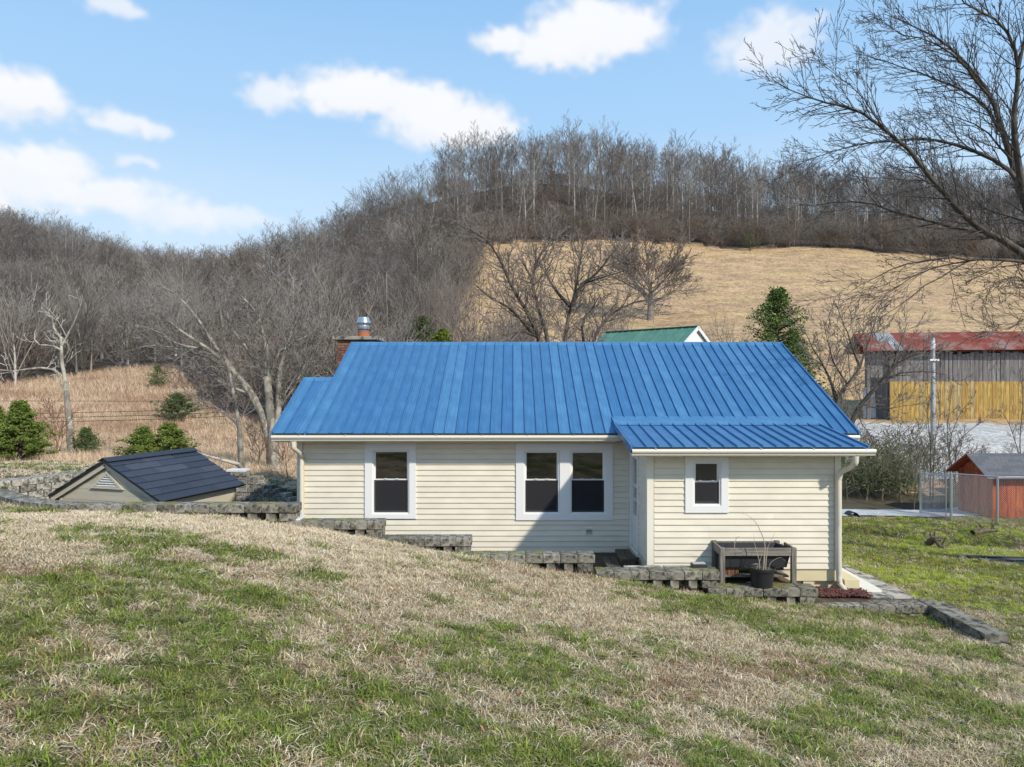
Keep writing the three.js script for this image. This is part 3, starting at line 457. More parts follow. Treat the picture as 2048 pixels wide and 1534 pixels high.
{
  const W = thing('retaining_wall', 'long stepped wall of weathered grey concrete blocks between lawn and house', 'retaining wall');
  const runs = [[-3.63, -7.45, 0], [-2.17, -3.8, 1], [-.68, -2.55, 2], [1.4, -.95, 3], [3.5, 1.42, 4], [5.16, 3.3, 5], [7.0, 5.1, 6]];
  for (const [xr, xl, k] of runs) {
    const top = -2.04 - .2825 * k, n = Math.round((xr - xl) / .287), w = (xr - xl) / n;
    for (let i = 0; i < n; i++) {
      const x = xr - (i + .5) * w; block(W, x, top - h / 2, -12.37 + (rb() - .5) * .012, 0, blockGeos, cm, w / .287);
      // second course: blocks laid with their narrow tails outward, gaps between
      if (i === 0) block(W, x - .02, top - h * 1.5, -12.39, 0, blockGeos, cm, .92); else { const m = block(W, x + (rb() - .5) * .03, top - h * 1.5, -12.40, Math.PI, tailGeos); }
    }
  }
  // end of the left run bends away from the lawn
  const bend = [[-7.45, 12.37], [-8.2, 12.62], [-9.0, 13.15], [-9.75, 13.8], [-10.6, 14.3], [-11.6, 14.7]], c = new THREE.CatmullRomCurve3(bend.map(([x, d]) => V(x, 0, -d))), L = c.getLength(), n = Math.round(L / .29);
  for (let i = 0; i < n; i++) { const u = (i + .5) / n, p = c.getPointAt(u), t = c.getTangentAt(u), a = Math.atan2(t.z, -t.x); block(W, p.x, -2.04 - h / 2, p.z, a); block(W, p.x, -2.04 - h * 1.5, p.z, a); }
  // run towards the lawn at the right end: long caps on blocks
  for (let i = 0; i < 2; i++) { const z = -12.1 + i * .80, g = uvs(rbx(-.18, .18, -.07, .07, -.395, .395, .014), 1.4); const m = shade(new THREE.Mesh(g, i ? mat.concreteB : mat.concrete)); m.name = 'cap_stone'; m.position.set(7.21 + i * .012, -3.73 - h / 2, z + .1); m.rotation.y = (i - .5) * .01; W.add(m); for (let q = 0; q < 3; q++) block(W, 7.20, -3.73 - h * 1.5, z - .16 + q * .29, Math.PI / 2); }
  block(W, 7.16, -3.73 - h / 2, -12.4, 0);
  // flat pale slabs lying on the low runs, moss in the joints
  part('cap_slab', rbx(-3.98, -3.60, -2.33, -2.30, -12.70, -12.30, .01), mat.slabWhite, W); part('cap_slab', rbx(1.95, 2.62, -3.205, -3.19, -12.72, -12.30, .006), mat.slab, W, 1, 'clean pale slab'); part('cap_slab', rbx(2.64, 3.3, -3.21, -3.195, -12.74, -12.32, .006), mat.concreteC, W);
  base(W, 0, -3.6, -12.4);
  // far side of the pit: pale blocks
  const B = thing('block_wall', 'low pale concrete block wall behind the sunken shed', 'retaining wall');
  const pts = [[-10.95, 14.35], [-10.35, 15.05], [-9.05, 17.4]], pm = [mat.paleBlock, mat.paleBlock, mat.concreteC];
  const cc = new THREE.CatmullRomCurve3(pts.map(([x, d]) => V(x, 0, -d))), LL = cc.getLength(), nn = Math.round(LL / .29);
  for (let i = 0; i < nn; i++) for (let r = 0; r < 5; r++) { const u = (i + (r % 2 ? .75 : .25)) / nn, p = cc.getPointAt(clamp(u)), t = cc.getTangentAt(clamp(u)), a = Math.atan2(t.z, -t.x); block(B, p.x, -1.98 - h * (r + .5) , p.z, a, blockGeos, pm); }
  base(B, -10, -2.6, -16);
  const S = thing('stone_steps_wall', 'stepped pale block wall beside the sunken shed and the big tree', 'retaining wall');
  for (let r = 0; r < 9; r++) for (let i = 0; i < 3 + r; i++) { const x = -7.95 + i * .22 + (r % 2) * .09, m = block(S, x, -2.55 - r * .112, -20.6 + (i * .22) * .2, -.25, blockGeos, pm, .76); m.scale.y = .78; }
  part('cap_slab', rbx(-8.05, -7.5, -2.49, -2.43, -20.8, -20.4, .01), mat.slabWhite, S);
  base(S, -7.1, -3.4, -20.5);
}
// ---------------------------------------------------------------- small sunken shed with dark shingles
{
  const S = thing('garden_shed', 'small beige shed sunk behind the block wall with a dark shingle roof', 'shed');
  const W = 2.92, L = 2.6, rise = .78, o = new THREE.Group(); // local: x across (gable width), y up from eave, z along the ridge away from the lawn
  const A = Math.atan2(.0515, .165);
  const put = (m) => { S.add(m); return m; };
  const wallY = -1.7;
  part('wall', [bx(-W / 2 + .16, -W / 2 + .22, wallY, -.03, -L + .1, -.1), bx(W / 2 - .22, W / 2 - .16, wallY, -.03, -L + .1, -.1), bx(-W / 2 + .16, W / 2 - .16, wallY, -.03, -L + .08, -L + .14)], mat.beigeB, S, .5);
  // gable boards
  for (let k = 0; k < 7; k++) { const y0 = k === 0 ? wallY : -.06 + (k - 1) * .12, y1 = k === 0 ? -.065 : y0 + .117; const f = (y) => Math.max(.02, (W / 2 - .16) * (1 - Math.max(0, y + .0) / (rise - .04))); const s = new THREE.Shape([[-f(y0), y0], [f(y0), y0], [f(y1), y1], [-f(y1), y1]].map((q) => new THREE.Vector2(...q))); part('siding_board', new THREE.ExtrudeGeometry(s, { depth: .02 + .004 * (k % 2), bevelEnabled: false }).translate(0, 0, -.14), k % 2 ? mat.beige : mat.beigeB, S, .5); }
  const vent = new THREE.Group(); vent.name = 'gable_vent'; S.add(vent);
  { const s = new THREE.Shape([[-.44, .2], [.44, .2], [0, .57]].map((q) => new THREE.Vector2(...q))), ho = new THREE.Path([[-.33, .235], [0, .51], [.33, .235]].map((q) => new THREE.Vector2(...q))); s.holes.push(ho); part('vent_frame', new THREE.ExtrudeGeometry(s, { depth: .03, bevelEnabled: false }).translate(0, 0, -.105), mat.beige, vent); for (let k = 0; k < 5; k++) { const y = .245 + k * .05, w = .32 * (1 - (y - .235) / .275); part('louvre', new THREE.BoxGeometry(w * 2, .028, .02).rotateX(.5).translate(0, y + .012, -.095), mat.white, vent); } part('vent_back', new THREE.ExtrudeGeometry(new THREE.Shape([[-.33, .235], [.33, .235], [0, .51]].map((q) => new THREE.Vector2(...q))), { depth: .004, bevelEnabled: false }).translate(0, 0, -.112), mat.black, vent); }
  // barge boards
  const sl = Math.hypot(W / 2, rise), an = Math.atan2(rise, W / 2);
  for (const s of [-1, 1]) part('rake_board', new THREE.BoxGeometry(sl + .02, .1, .03).rotateZ(-s * an).translate(s * W / 4, rise / 2 - .075, -.06), mat.beige, S);
  const roof = new THREE.Group(); roof.name = 'roof'; S.add(roof);
  for (const s of [-1, 1]) {
    part('roof_deck', new THREE.BoxGeometry(sl, .035, L).rotateZ(-s * an).translate(s * W / 4, rise / 2, -L / 2), mat.black, roof);
    const rows = 7, ex = sl / rows;
    for (let r = 0; r < rows; r++) for (let k = 0; k < 4; k++) {
      const off = (r % 2) * .3, z0 = -L * .999 + k * L / 3.0 - off, z1 = z0 + L / 3.0 - .004, a = Math.max(z0, -L - .01), b = Math.min(z1, .02); if (b - a < .05) continue;
      const u = (r + .5) * ex, lift = .022 + .003;                 // overlap: foot of each strip rides on the next
      const g = new THREE.BoxGeometry(ex + .03, .017, b - a); g.rotateZ(.05); g.translate(u, lift, (a + b) / 2); if (s < 0) { g.applyMatrix4(new THREE.Matrix4().makeScale(-1, 1, 1)); g.index.array.reverse(); }
      g.rotateZ(-s * an).translate(0, rise, 0); part('shingle', g, pick([mat.shingleA, mat.shingleA, mat.shingleB, mat.shingleC]), roof, 1);
    }
  }
  part('ridge_cap', [new THREE.BoxGeometry(.16, .014, L + .03).rotateZ(-an).translate(.066, rise - .0, -L / 2), new THREE.BoxGeometry(.16, .014, L + .03).rotateZ(an).translate(-.066, rise - .0, -L / 2)].map((g) => g.translate(0, .034, 0)), mat.shingleC, roof);
  const p = at(206, 920, 15); S.position.set(p.x, p.y - rise - .03, p.z); S.rotation.y = -A;
}

// ---------------------------------------------------------------- things beside the house
{ // wooden steps at the back door
  const S = thing('wooden_steps', 'two dark weathered wooden steps at the white back door', 'steps');
  const stepBox = (x0, x1, top, bot, z0, z1) => { const n = 2, w = (x1 - x0) / n; for (let k = 0; k < n; k++) part('tread_plank', rbx(x0 + k * w + .004, x0 + (k + 1) * w - .004, top - .04, top, z0, z1, .006), k ? mat.stepWood : mat.stepWoodB, S); part('riser', bx(x0 + .01, x1 - .01, bot, top - .041, z1 - .05, z1 - .015), mat.stepWoodB, S); part('side_board', bx(x0 + .005, x0 + .035, bot, top - .041, z0 + .01, z1 - .051), mat.stepWood, S); part('side_board', bx(x1 - .035, x1 - .005, bot, top - .041, z0 + .01, z1 - .051), mat.stepWood, S); };
  stepBox(2.07, 2.36, -3.33, -3.53, -14.6, -13.75); stepBox(1.78, 2.06, -3.43, -3.53, -14.4, -13.55);
  base(S, 2.1, -3.53, -14.1);
}
{ // raised planter on legs
  const P = thing('raised_planter', 'grey wooden raised planter with black liner standing against the siding', 'planter');
  const x0 = 3.62, x1 = 4.95, zf = -12.60, zb = -13.08, top = -2.86, bot = -3.5, pw = .085;
  for (const [x, z, n] of [[x0, zf], [x1 - pw, zf], [x0 + .0, zb], [x1 - .2, zb]]) part('leg', rbx(x, x + pw, bot, top + (z === zb ? .02 : 0), z - pw, z, .006), z === zf ? mat.oldWoodB : mat.oldWood, P);
  part('side_rail', rbx(x0 + pw + .002, x1 - pw - .002, top - .14, top - .005, zf - .05, zf - .01, .006), mat.railWood, P); part('side_rail', rbx(x0 + pw + .002, x1 - .2 - .002, top - .12, top + .01, zb - .05, zb - .01, .006), mat.oldWood, P);
  part('side_rail', rbx(x0 + .01, x0 + .045, top - .14, top, zb + .002, zf - pw - .002, .006), mat.oldWoodB, P); part('side_rail', rbx(x1 - .05, x1 - .015, top - .14, top, zb + .002, zf - pw - .002, .006), mat.oldWood, P);
  part('side_rail', rbx(x0 + .01, x0 + .045, bot + .13, bot + .2, zb + .002, zf - pw - .002, .006), mat.oldWood, P);
  // sheet liner: sloping sides and a flat floor
  const q = (a, b, c, d) => { const g = new THREE.BufferGeometry(); g.setAttribute('position', new THREE.Float32BufferAttribute([...a, ...b, ...c, ...a, ...c, ...d], 3)); g.computeVertexNormals(); return g; };
  const T1 = [[x0 + .05, top - .01, zf - .06], [x1 - .06, top - .01, zf - .06], [x1 - .2, top - .01, zb + .01], [x0 + .05, top - .01, zb + .01]], B1 = [[x0 + .12, top - .36, zf - .10], [x1 - .14, top - .36, zf - .10], [x1 - .24, top - .36, zb + .05], [x0 + .12, top - .36, zb + .05]];
  const lin = []; for (let k = 0; k < 4; k++) { const n = (k + 1) % 4; lin.push(q(T1[k], T1[n], B1[n], B1[k])); } lin.push(q(B1[0], B1[1], B1[2], B1[3])); part('liner', lin, mat.liner, P);
  part('soil', bx(x0 + .13, x1 - .26, top - .30, top - .27, zb + .06, zf - .11), mat.potSoil, P);
  part('lower_shelf', rbx(x0 + .09, x1 - .09, bot + .10, bot + .13, zb - .02, zf - .12, .006), mat.oldWood, P);
  base(P, 4.28, bot, -12.84);
  single('plywood_scrap', bx(3.72, 3.99, -3.37, -3.24, -13.0, -12.76).rotateZ(0), mat.rawWood, 'reddish broken plywood scrap under the planter, behind the pot', 'wood scrap');
  const c = thing('wooden_crate', 'reddish wooden offcuts stacked under the planter by its right leg', 'wood scrap');
  part('plank', rbx(4.36, 4.80, -3.30, -3.25, -13.02, -12.80, .004), mat.rawWood, c); part('plank', rbx(4.44, 4.56, -3.37, -3.302, -12.98, -12.78, .004), mat.rawWood, c); part('plank', rbx(4.40, 4.86, -3.249, -3.22, -12.99, -12.86, .004), mat.oldWoodB, c); base(c, 4.6, -3.37, -12.9);
}
{ // nursery pot with dry stems, on the block wall
  const P = thing('nursery_pot', 'black plastic plant pot with dry bare stems on the block wall', 'plant pot');
  const prof = [[0, 0], [.165, 0], [.172, .01], [.205, .27], [.212, .272], [.222, .275], [.226, .33], [.216, .333], [.208, .29], [0, .29]].map((q) => new THREE.Vector2(...q));
  part('pot', new THREE.LatheGeometry(prof, 28), mat.pot, P); part('soil', new THREE.CylinderGeometry(.203, .203, .012, 24).translate(0, .285, 0), mat.potSoil, P);
  for (const s of [-1, 1]) part('rim_handle', new THREE.BoxGeometry(.1, .012, .09).rotateZ(s * .25).translate(s * .265, .325, 0), mat.pot, P);
  const r = RNG(4), stem = (pts, rad) => { const b = buf(), c = new THREE.CatmullRomCurve3(pts.map((p) => V(...p))).getPoints(14); tube(b, c, c.map((_, k) => rad * (1 - k / 16)), 5); part('stem', fromBuf(b), mat.stem, P, 0); };
  stem([[.02, .28, 0], [.03, .5, .02], [.05, .72, 0], [-.03, .95, .0], [-.12, 1.1, .02], [-.26, 1.22, .05], [-.42, 1.27, .08]], .012); stem([[-.04, .28, 0], [-.06, .45, .03], [-.12, .68, .02], [-.15, .92, .03]], .011); stem([[.05, .28, .02], [.07, .5, .02], [.10, .66, .0], [.16, .8, .02], [.22, .93, .03]], .010); stem([[.0, .28, .05], [.02, .4, .06], [.04, .52, .05]], .013); stem([[.1, .28, .02], [.14, .42, .05], [.3, .5, .06], [.4, .42, .05]], .006); stem([[-.1, .28, 0], [-.02, .5, .02], [.0, .6, .0]], .007);
  P.position.set(4.26, -3.455, -12.36);
}
{ const t = thing('plastic_tray', 'small black plastic box lying on the wall next to the planter', 'box'); part('box', rbx(3.1, 3.36, -3.19, -3.11, -12.62, -12.46, .012), mat.liner, t); part('lid', rbx(3.12, 3.34, -3.109, -3.10, -12.61, -12.47, .003), mat.metal, t); base(t, 3.23, -3.19, -12.54); }
{ // twig rising behind the planter
  const b = buf(); tube(b, [V(3.95, -3.2, -12.9), V(3.96, -2.85, -12.9), V(4.0, -2.74, -12.9), V(4.05, -2.72, -12.9)], [.008, .007, .006, .004], 5); single('dry_twig', fromBuf(b), mat.stem, 'single short dry twig standing in the raised planter', 'twig', null, 0);
}
{ // concrete path slabs to the right of the house and mulch
  const P = thing('slab_path', 'pale concrete paving slabs leading away beside the cream stoop', 'paving');
  const quad = (pts, y, m) => { const s = new THREE.Shape(pts.map(([x, d]) => new THREE.Vector2(x, d))); const g = new THREE.ExtrudeGeometry(s, { depth: .05, bevelEnabled: true, bevelSize: .006, bevelThickness: .006, bevelSegments: 1 }).rotateX(-Math.PI / 2).translate(0, y - .055, 0); part('slab', g, m, P); };
  quad([[6.26, 12.62], [6.62, 12.62], [6.52, 13.35], [6.24, 13.35]], -3.72, mat.slab); quad([[6.65, 12.62], [7.04, 12.64], [6.98, 13.35], [6.56, 13.35]], -3.72, mat.paleBlock); quad([[6.62, 13.38], [7.0, 13.38], [7.0, 14.2], [6.62, 14.2]], -3.74, mat.slab); quad([[6.62, 14.24], [7.02, 14.24], [7.0, 15.1], [6.64, 15.1]], -3.78, mat.paleBlock);
  base(P, 6.6, -3.78, -13.4);
  const r = RNG(12), g = new THREE.BoxGeometry(.05, .008, .014), n = 1500, im = new THREE.InstancedMesh(uvs(g), mat.mulch, n), m4 = new THREE.Matrix4(), q = new THREE.Quaternion(), e = new THREE.Euler(), c = new THREE.Color();
  for (let k = 0; k < n; k++) { const x = 5.2 + r() * 1.05, z = -12.55 - r() * .55, y = -3.72 + .05 * fbm(x * 6, z * 6, 2, 6) + .02 * r(); e.set((r() - .5) * 1.2, r() * 6.3, (r() - .5) * 1.2); im.setMatrixAt(k, m4.compose(V(x, y, z), q.setFromEuler(e), V(.6 + r(), .8 + r(), .7 + r()))); const v = .5 + r() * 1.1; im.setColorAt(k, c.setRGB(v, v * (.8 + .5 * r()), v * (.8 + .5 * r()))); }
  im.name = 'mulch'; im.userData = { label: 'red brown bark mulch below the downspout at the house corner', category: 'mulch', kind: 'stuff' }; scene.add(shade(im));
}
console.log('yard done');

// ---------------------------------------------------------------- outbuildings
const ro = RNG(55);
{ // red board shed
  const S = thing('red_shed', 'red board shed with grey shingle roof behind the chain link fence', 'shed');
  const x0 = 19.2, x1 = 24.5, z1 = -29, z0 = -31.2, y0 = -5.42, ye = -3.66, yr = -2.98, zm = (z0 + z1) / 2;
  const wall = part('wall', [bx(x0 + .03, x1, y0, ye, z1 - .06, z1 - .03), bx(x0 + .03, x1, y0, ye, z0 + .03, z0 + .06), bx(x0 + .03, x0 + .06, y0, ye, z0 + .06, z1 - .06), bx(x1 - .03, x1, y0, ye, z0 + .06, z1 - .06)], mat.redC, S, .6);
  for (let x = x0, k = 0; x < x1 - .05; x += .16, k++) part('board', bx(x + .004, Math.min(x + .154, x1), y0 + (k % 3) * .012, ye, z1 - .03, z1 - .008 * (k % 2)), pick([mat.red, mat.redB, mat.redC], ro), wall, .6);
  for (let z = z0; z < z1 - .05; z += .16) { const zc = z + .08, top = ye + (yr - ye) * (1 - Math.abs(zc - zm) / ((z1 - z0) / 2)) - .06; part('board', bx(x0 - .012 * ro(), x0 + .03, y0, top, z + .004, z + .154), pick([mat.red, mat.redC], ro), wall, .6); }
  part('gable_trim', [bx(x0 - .035, x0 - .013, ye + .02, ye + .09, z0, z1)], mat.redC, S);
  const roof = new THREE.Group(); roof.name = 'roof'; S.add(roof);
  for (const s of [1, -1]) {
    const run = (z1 - z0) / 2 + .28, rise = (yr - ye) * run / ((z1 - z0) / 2), len = Math.hypot(run, rise), a = Math.atan2(rise, run), rows = 8;
    const place = (g) => g.rotateX(s * a).translate(0, yr + .05, zm);
    part('roof_deck', place(new THREE.BoxGeometry(x1 - x0 + .6, .05, len).translate((x0 + x1) / 2 - .05, -.02, s * len / 2)), mat.redC, roof);
    for (let r = 0; r < rows; r++) for (let k = 0; k < 12; k++) { const w = .5, xs = x0 - .36 + k * w - (r % 2) * .25, xa = Math.max(xs, x0 - .36), xe = xs + w; part('shingle', place(new THREE.BoxGeometry(xe - xa - .006, .014, len / rows + .03).rotateX(s * .05).translate((xa + xe) / 2, .018, s * (r + .5) * len / rows)), pick([mat.greyShingle, mat.greyShingleB], ro), roof); }
  }
  base(S, 21.8, y0, -30);
}
{ // chain link fence
  const post = (g, x, z, y0, y1, r = .03) => part('post', new THREE.CylinderGeometry(r, r, y1 - y0, 10).translate(x, (y0 + y1) / 2, z), mat.metal, g);
  const bar = (g, n, a, b, r = .02) => { const t = buf(); tube(t, [a, b], [r, r], 8); part(n, fromBuf(t), mat.metal, g, 0); };
  function net(g, a, b, h, wr = .0038) {            // diamond mesh between two posts
    const t = buf(), u = V().subVectors(b, a), L = u.length(), st = .085; u.normalize();
    for (const s of [1, -1]) for (let k = -h; k < L; k += st) { let p0 = [k, 0], p1 = [k + h, h]; if (p0[0] < 0) p0 = [0, -k]; if (p1[0] > L) p1 = [L, h - (p1[0] - L)]; if (p1[1] - p0[1] < .05) continue; const f = ([q, y]) => a.clone().addScaledVector(u, s > 0 ? q : L - q).add(V(0, y, 0)); tube(t, [f(p0), f(p1)], [wr, wr], 3); }
    part('wire_mesh', fromBuf(t), mat.chain, g, 0).userData.kind = 'stuff';
  }
  const G = thing('fence_gate', 'open chain link gate with a middle rail beside the drive', 'gate');
  const A = at(1840, 1030, 30), B = at(1899, 1026, 28.8), gy = groundY(A.x, 30) + .06, top = at(1840, 945, 30).y;
  post(G, A.x, A.z, gy, top, .025); post(G, B.x - .12, B.z - .03, gy, top, .025); bar(G, 'top_rail', V(A.x, top, A.z), V(B.x - .12, top, B.z - .03)); bar(G, 'middle_rail', V(A.x, lerp(gy, top, .56), A.z), V(B.x - .12, lerp(gy, top, .56), B.z - .03)); bar(G, 'bottom_rail', V(A.x, gy + .05, A.z), V(B.x - .12, gy + .05, B.z - .03)); net(G, V(A.x, gy + .05, A.z), V(B.x - .12, gy + .05, B.z - .03), top - gy - .06);
  base(G, (A.x + B.x) / 2, gy, (A.z + B.z) / 2);
  const Fn = thing('chain_link_fence', 'galvanised chain link fence panels standing before the red shed', 'fence');
  const P = [[17.0, 28.0], [18.2, 27.6], [18.95, 27.4], [23.5, 27.6]].map(([x, d]) => V(x, groundY(x, d), -d)); const P0 = V(16.95, groundY(16.95, 28.2), -28.2);
  const tops = [at(1900, 946, 28.1).y, at(1985, 953, 27.4).y, at(1985, 953, 27.4).y];
  post(Fn, 17.05, -28.15, P[0].y - .1, tops[0], .05); post(Fn, 18.35, -27.4, groundY(18.35, 27.4) - .1, tops[1], .045); post(Fn, 23.5, -27.6, groundY(23.5, 27.6) - .1, tops[1], .045); post(Fn, 16.85, -29.9, groundY(16.85, 29.9) - .1, tops[0] - .1, .035);
  const a0 = V(17.05, groundY(17.05, 28.15) + .03, -28.15), a1 = V(18.35, groundY(18.35, 27.4) + .03, -27.4), a2 = V(23.5, groundY(23.5, 27.6) + .03, -27.6);
  bar(Fn, 'top_rail', V(a0.x, tops[1] + .02, a0.z), V(a1.x, tops[1], a1.z)); bar(Fn, 'top_rail', V(a1.x, tops[1] - .02, a1.z), V(a2.x, tops[1] - .03, a2.z), .008); net(Fn, a0, a1, tops[1] - a0.y); net(Fn, a1, a2, tops[1] - a1.y, .0026); net(Fn, V(16.85, groundY(16.85, 29.9), -29.9), a0, tops[1] - a0.y);
  base(Fn, 18, -5.35, -27.9);
}
{ // old barn
  const B = thing('old_barn', 'old barn with rusty red metal roof, grey upper boards and yellow lower boards', 'barn');
  const x0 = at(1780, 0, 54).x, x1 = 50, z1 = -54, z0 = -60, y0 = -2.75, ye = 2.52, ymid = at(0, 763, 54).y, yr = 3.9, zm = -57;
  const wall = part('wall', [bx(x0 + .1, x1, y0, ye - .35, z1 - .2, z1 - .06), bx(x0 + .1, x1, y0, ye, z0, z0 + .1), bx(x1 - .1, x1, y0, ye, z0 + .1, z1 - .2)], mat.greyBoardB, B, .3);
  for (let x = x0, k = 0; x < x1; x += .285, k++) {
    const gap = ro() < .12 ? .05 : .012, top = ye - .12 - ro() * .3; part('grey_board', bx(x + gap / 2, x + .285 - gap, ymid + .02 - ro() * .05, top, z1 - .06, z1 - .02 * ro()), pick([mat.greyBoard, mat.greyBoard, mat.greyBoardB, mat.greyBoardC], ro), wall, .5);
    part('yellow_board', bx(x + .006, x + .285 - .012, y0 + .3 * (ro() < .2 ? ro() : 0), ymid, z1 - .05, z1 + .01 + .02 * ro()), pick([mat.yellow, mat.yellow, mat.yellowB, mat.yellowC], ro), wall, .5);
  }
  // open lean-to end in shade, with a pale sheet leaning inside
  const gx = x0 - 1.5;
  part('end_wall', [bx(gx + 1.3, gx + 1.42, y0, ye + .2, z0, z1 - .21), bx(gx, gx + .25, y0, ye - .2, z1 - .5, z1 - .25), bx(x0 - .05, x0 + .09, y0, ye, z1 - .2, z1 - .02)], mat.greyBoardB, B, .3);
  part('leaning_sheet', new THREE.BoxGeometry(.9, 2.4, .06).rotateX(-.15).translate(gx + .75, y0 + 1.25, z1 - 2.6), mat.white, B);
  part('loft_boards', bx(gx, x0 - .06, ymid + .3, ye + .1, z1 - .35, z1 - .28), mat.greyBoard, B, .4);
  const roof = new THREE.Group(); roof.name = 'roof'; B.add(roof);
  for (const s of [1, -1]) { const run = 3.5, rise = yr - ye + .1, len = Math.hypot(run, rise), a = Math.atan2(rise, run);
    for (let x = gx - .3, k = 0; x < x1; x += .66, k++) {
      const prof = []; for (let q = 0; q <= 8; q++) prof.push(new THREE.Vector2(q * .66 / 8, q % 2 ? .035 : 0)); for (let q = 8; q >= 0; q--) prof.push(new THREE.Vector2(q * .66 / 8, (q % 2 ? .035 : 0) - .012));
      for (let r = 0; r < 2; r++) { const g = new THREE.ExtrudeGeometry(new THREE.Shape(prof), { depth: len / 2 + .08, bevelEnabled: false }).translate(x, .02 + .012 * (1 - r), r * len / 2 - .04); if (s < 0) { g.applyMatrix4(new THREE.Matrix4().makeScale(1, 1, -1)); for (let q = 0; q < g.attributes.position.count; q += 3) { const p = g.attributes.position, t = [p.getX(q), p.getY(q), p.getZ(q)]; p.setXYZ(q, p.getX(q + 1), p.getY(q + 1), p.getZ(q + 1)); p.setXYZ(q + 1, ...t); } g.computeVertexNormals(); }
        part('roof_sheet', g.rotateX(s * a).translate(0, yr, zm), pick(k < 4 ? [mat.rustC, mat.rustA, mat.rustB] : [mat.rustA, mat.rustB, mat.rustB, mat.rustB, mat.rustA, mat.rustB, mat.rustB, mat.rustB], ro), roof, .25); } }
  }
  base(B, x0, y0, z1); B.rotation.y = -.2;
}
{ // house with green roof beyond the ridge
  const G = thing('green_roof_house', 'white gabled house with a pale green metal roof seen over the blue ridge', 'house');
  const A = at(1213, 664, 53), C = at(1396, 654, 47.5), dir = V().subVectors(C, A); const L = dir.length(), yr = (A.y + C.y) / 2, ang = Math.atan2(-(C.z - A.z), C.x - A.x);
  const run = 3.4, rise = 2.5, len = Math.hypot(run + .3, rise), a = Math.atan2(rise, run + .3);
  part('wall', [bx(0.2, L - .15, -7.5, -rise, -run + .2, run - .2)], mat.white, G, .3);
  part('gable', new THREE.ExtrudeGeometry(new THREE.Shape([[-run, -rise], [run, -rise], [0, -.1]].map((q) => new THREE.Vector2(...q))), { depth: .15, bevelEnabled: false }).rotateY(Math.PI / 2).translate(L - .3, 0, 0), mat.white, G); part('gable', new THREE.ExtrudeGeometry(new THREE.Shape([[-run, -rise], [run, -rise], [0, -.1]].map((q) => new THREE.Vector2(...q))), { depth: .15, bevelEnabled: false }).rotateY(Math.PI / 2).translate(.3, 0, 0), mat.white, G);
  const roof = new THREE.Group(); roof.name = 'roof'; G.add(roof); const n = 14;
  for (const s of [1, -1]) for (let k = 0; k < n; k++) { const w = L / n; part('roof_panel', [new THREE.BoxGeometry(w - .004, .03, len).translate(w * (k + .5), 0, s * len / 2), new THREE.BoxGeometry(.035, .05, len).translate(w * k + .02, .03, s * len / 2)].map((g) => g.rotateX(s * a)), pick([mat.greenRoof, mat.greenRoofB], ro), roof, .4); }
  part('ridge_cap', new THREE.BoxGeometry(L + .05, .05, .3).translate(L / 2, .04, 0), mat.greenRoofB, roof);
  part('rake_trim', [new THREE.BoxGeometry(.08, .2, len).translate(L + .02, -.07, len / 2).rotateX(a), new THREE.BoxGeometry(.08, .2, len).translate(L + .02, -.07, -len / 2).rotateX(-a)], mat.white, roof);
  G.position.set(A.x, yr, A.z); G.rotation.y = ang;
}
{ // utility pole and wires
  const P = thing('utility_pole', 'pale grey wooden pole standing in front of the barn', 'pole'); const p = at(1866, 900, 40), gy = groundY(p.x, 40);
  part('pole', new THREE.CylinderGeometry(.10, .14, at(0, 676, 40).y - gy + .3, 10).translate(0, (at(0, 676, 40).y - gy) / 2 - .15, 0), mat.barnPost, P, .5); part('pole_cap', new THREE.CylinderGeometry(.12, .12, .5, 10).translate(0, at(0, 690, 40).y - gy, 0), mat.white, P); part('insulator', new THREE.BoxGeometry(.5, .1, .1).translate(.0, at(0, 720, 40).y - gy, .12), mat.white, P); P.position.set(p.x, gy, p.z);
  const W = [[-260, 805, 0, 802, 650, 796], [-260, 838, 0, 829, 650, 806], [-260, 846, 0, 838, 650, 815], [-260, 852, 0, 846, 650, 824]];
  W.forEach(([ax, ay, bx_, by, cx, cy], k) => { const a = at(ax, ay, 33 + k * .2), b = at(330, (by + cy) / 2 + 3, 34 + k * .2), c = at(cx + 400, cy - 6, 35 + k * .2), b3 = buf(), cv = new THREE.CatmullRomCurve3([a, at(bx_, by, 33.3 + k * .2), b, at(cx, cy, 34.6 + k * .2), c]).getPoints(40); tube(b3, cv, cv.map(() => k ? .014 : .010), 5); single('utility_wire', fromBuf(b3), mat.wire, ['thin topmost utility wire crossing the meadow', 'second utility wire from the top crossing the meadow', 'third utility wire from the top crossing the meadow', 'lowest utility wire crossing the meadow'][k], 'wire', 'utility wires across the meadow', 0); });
}
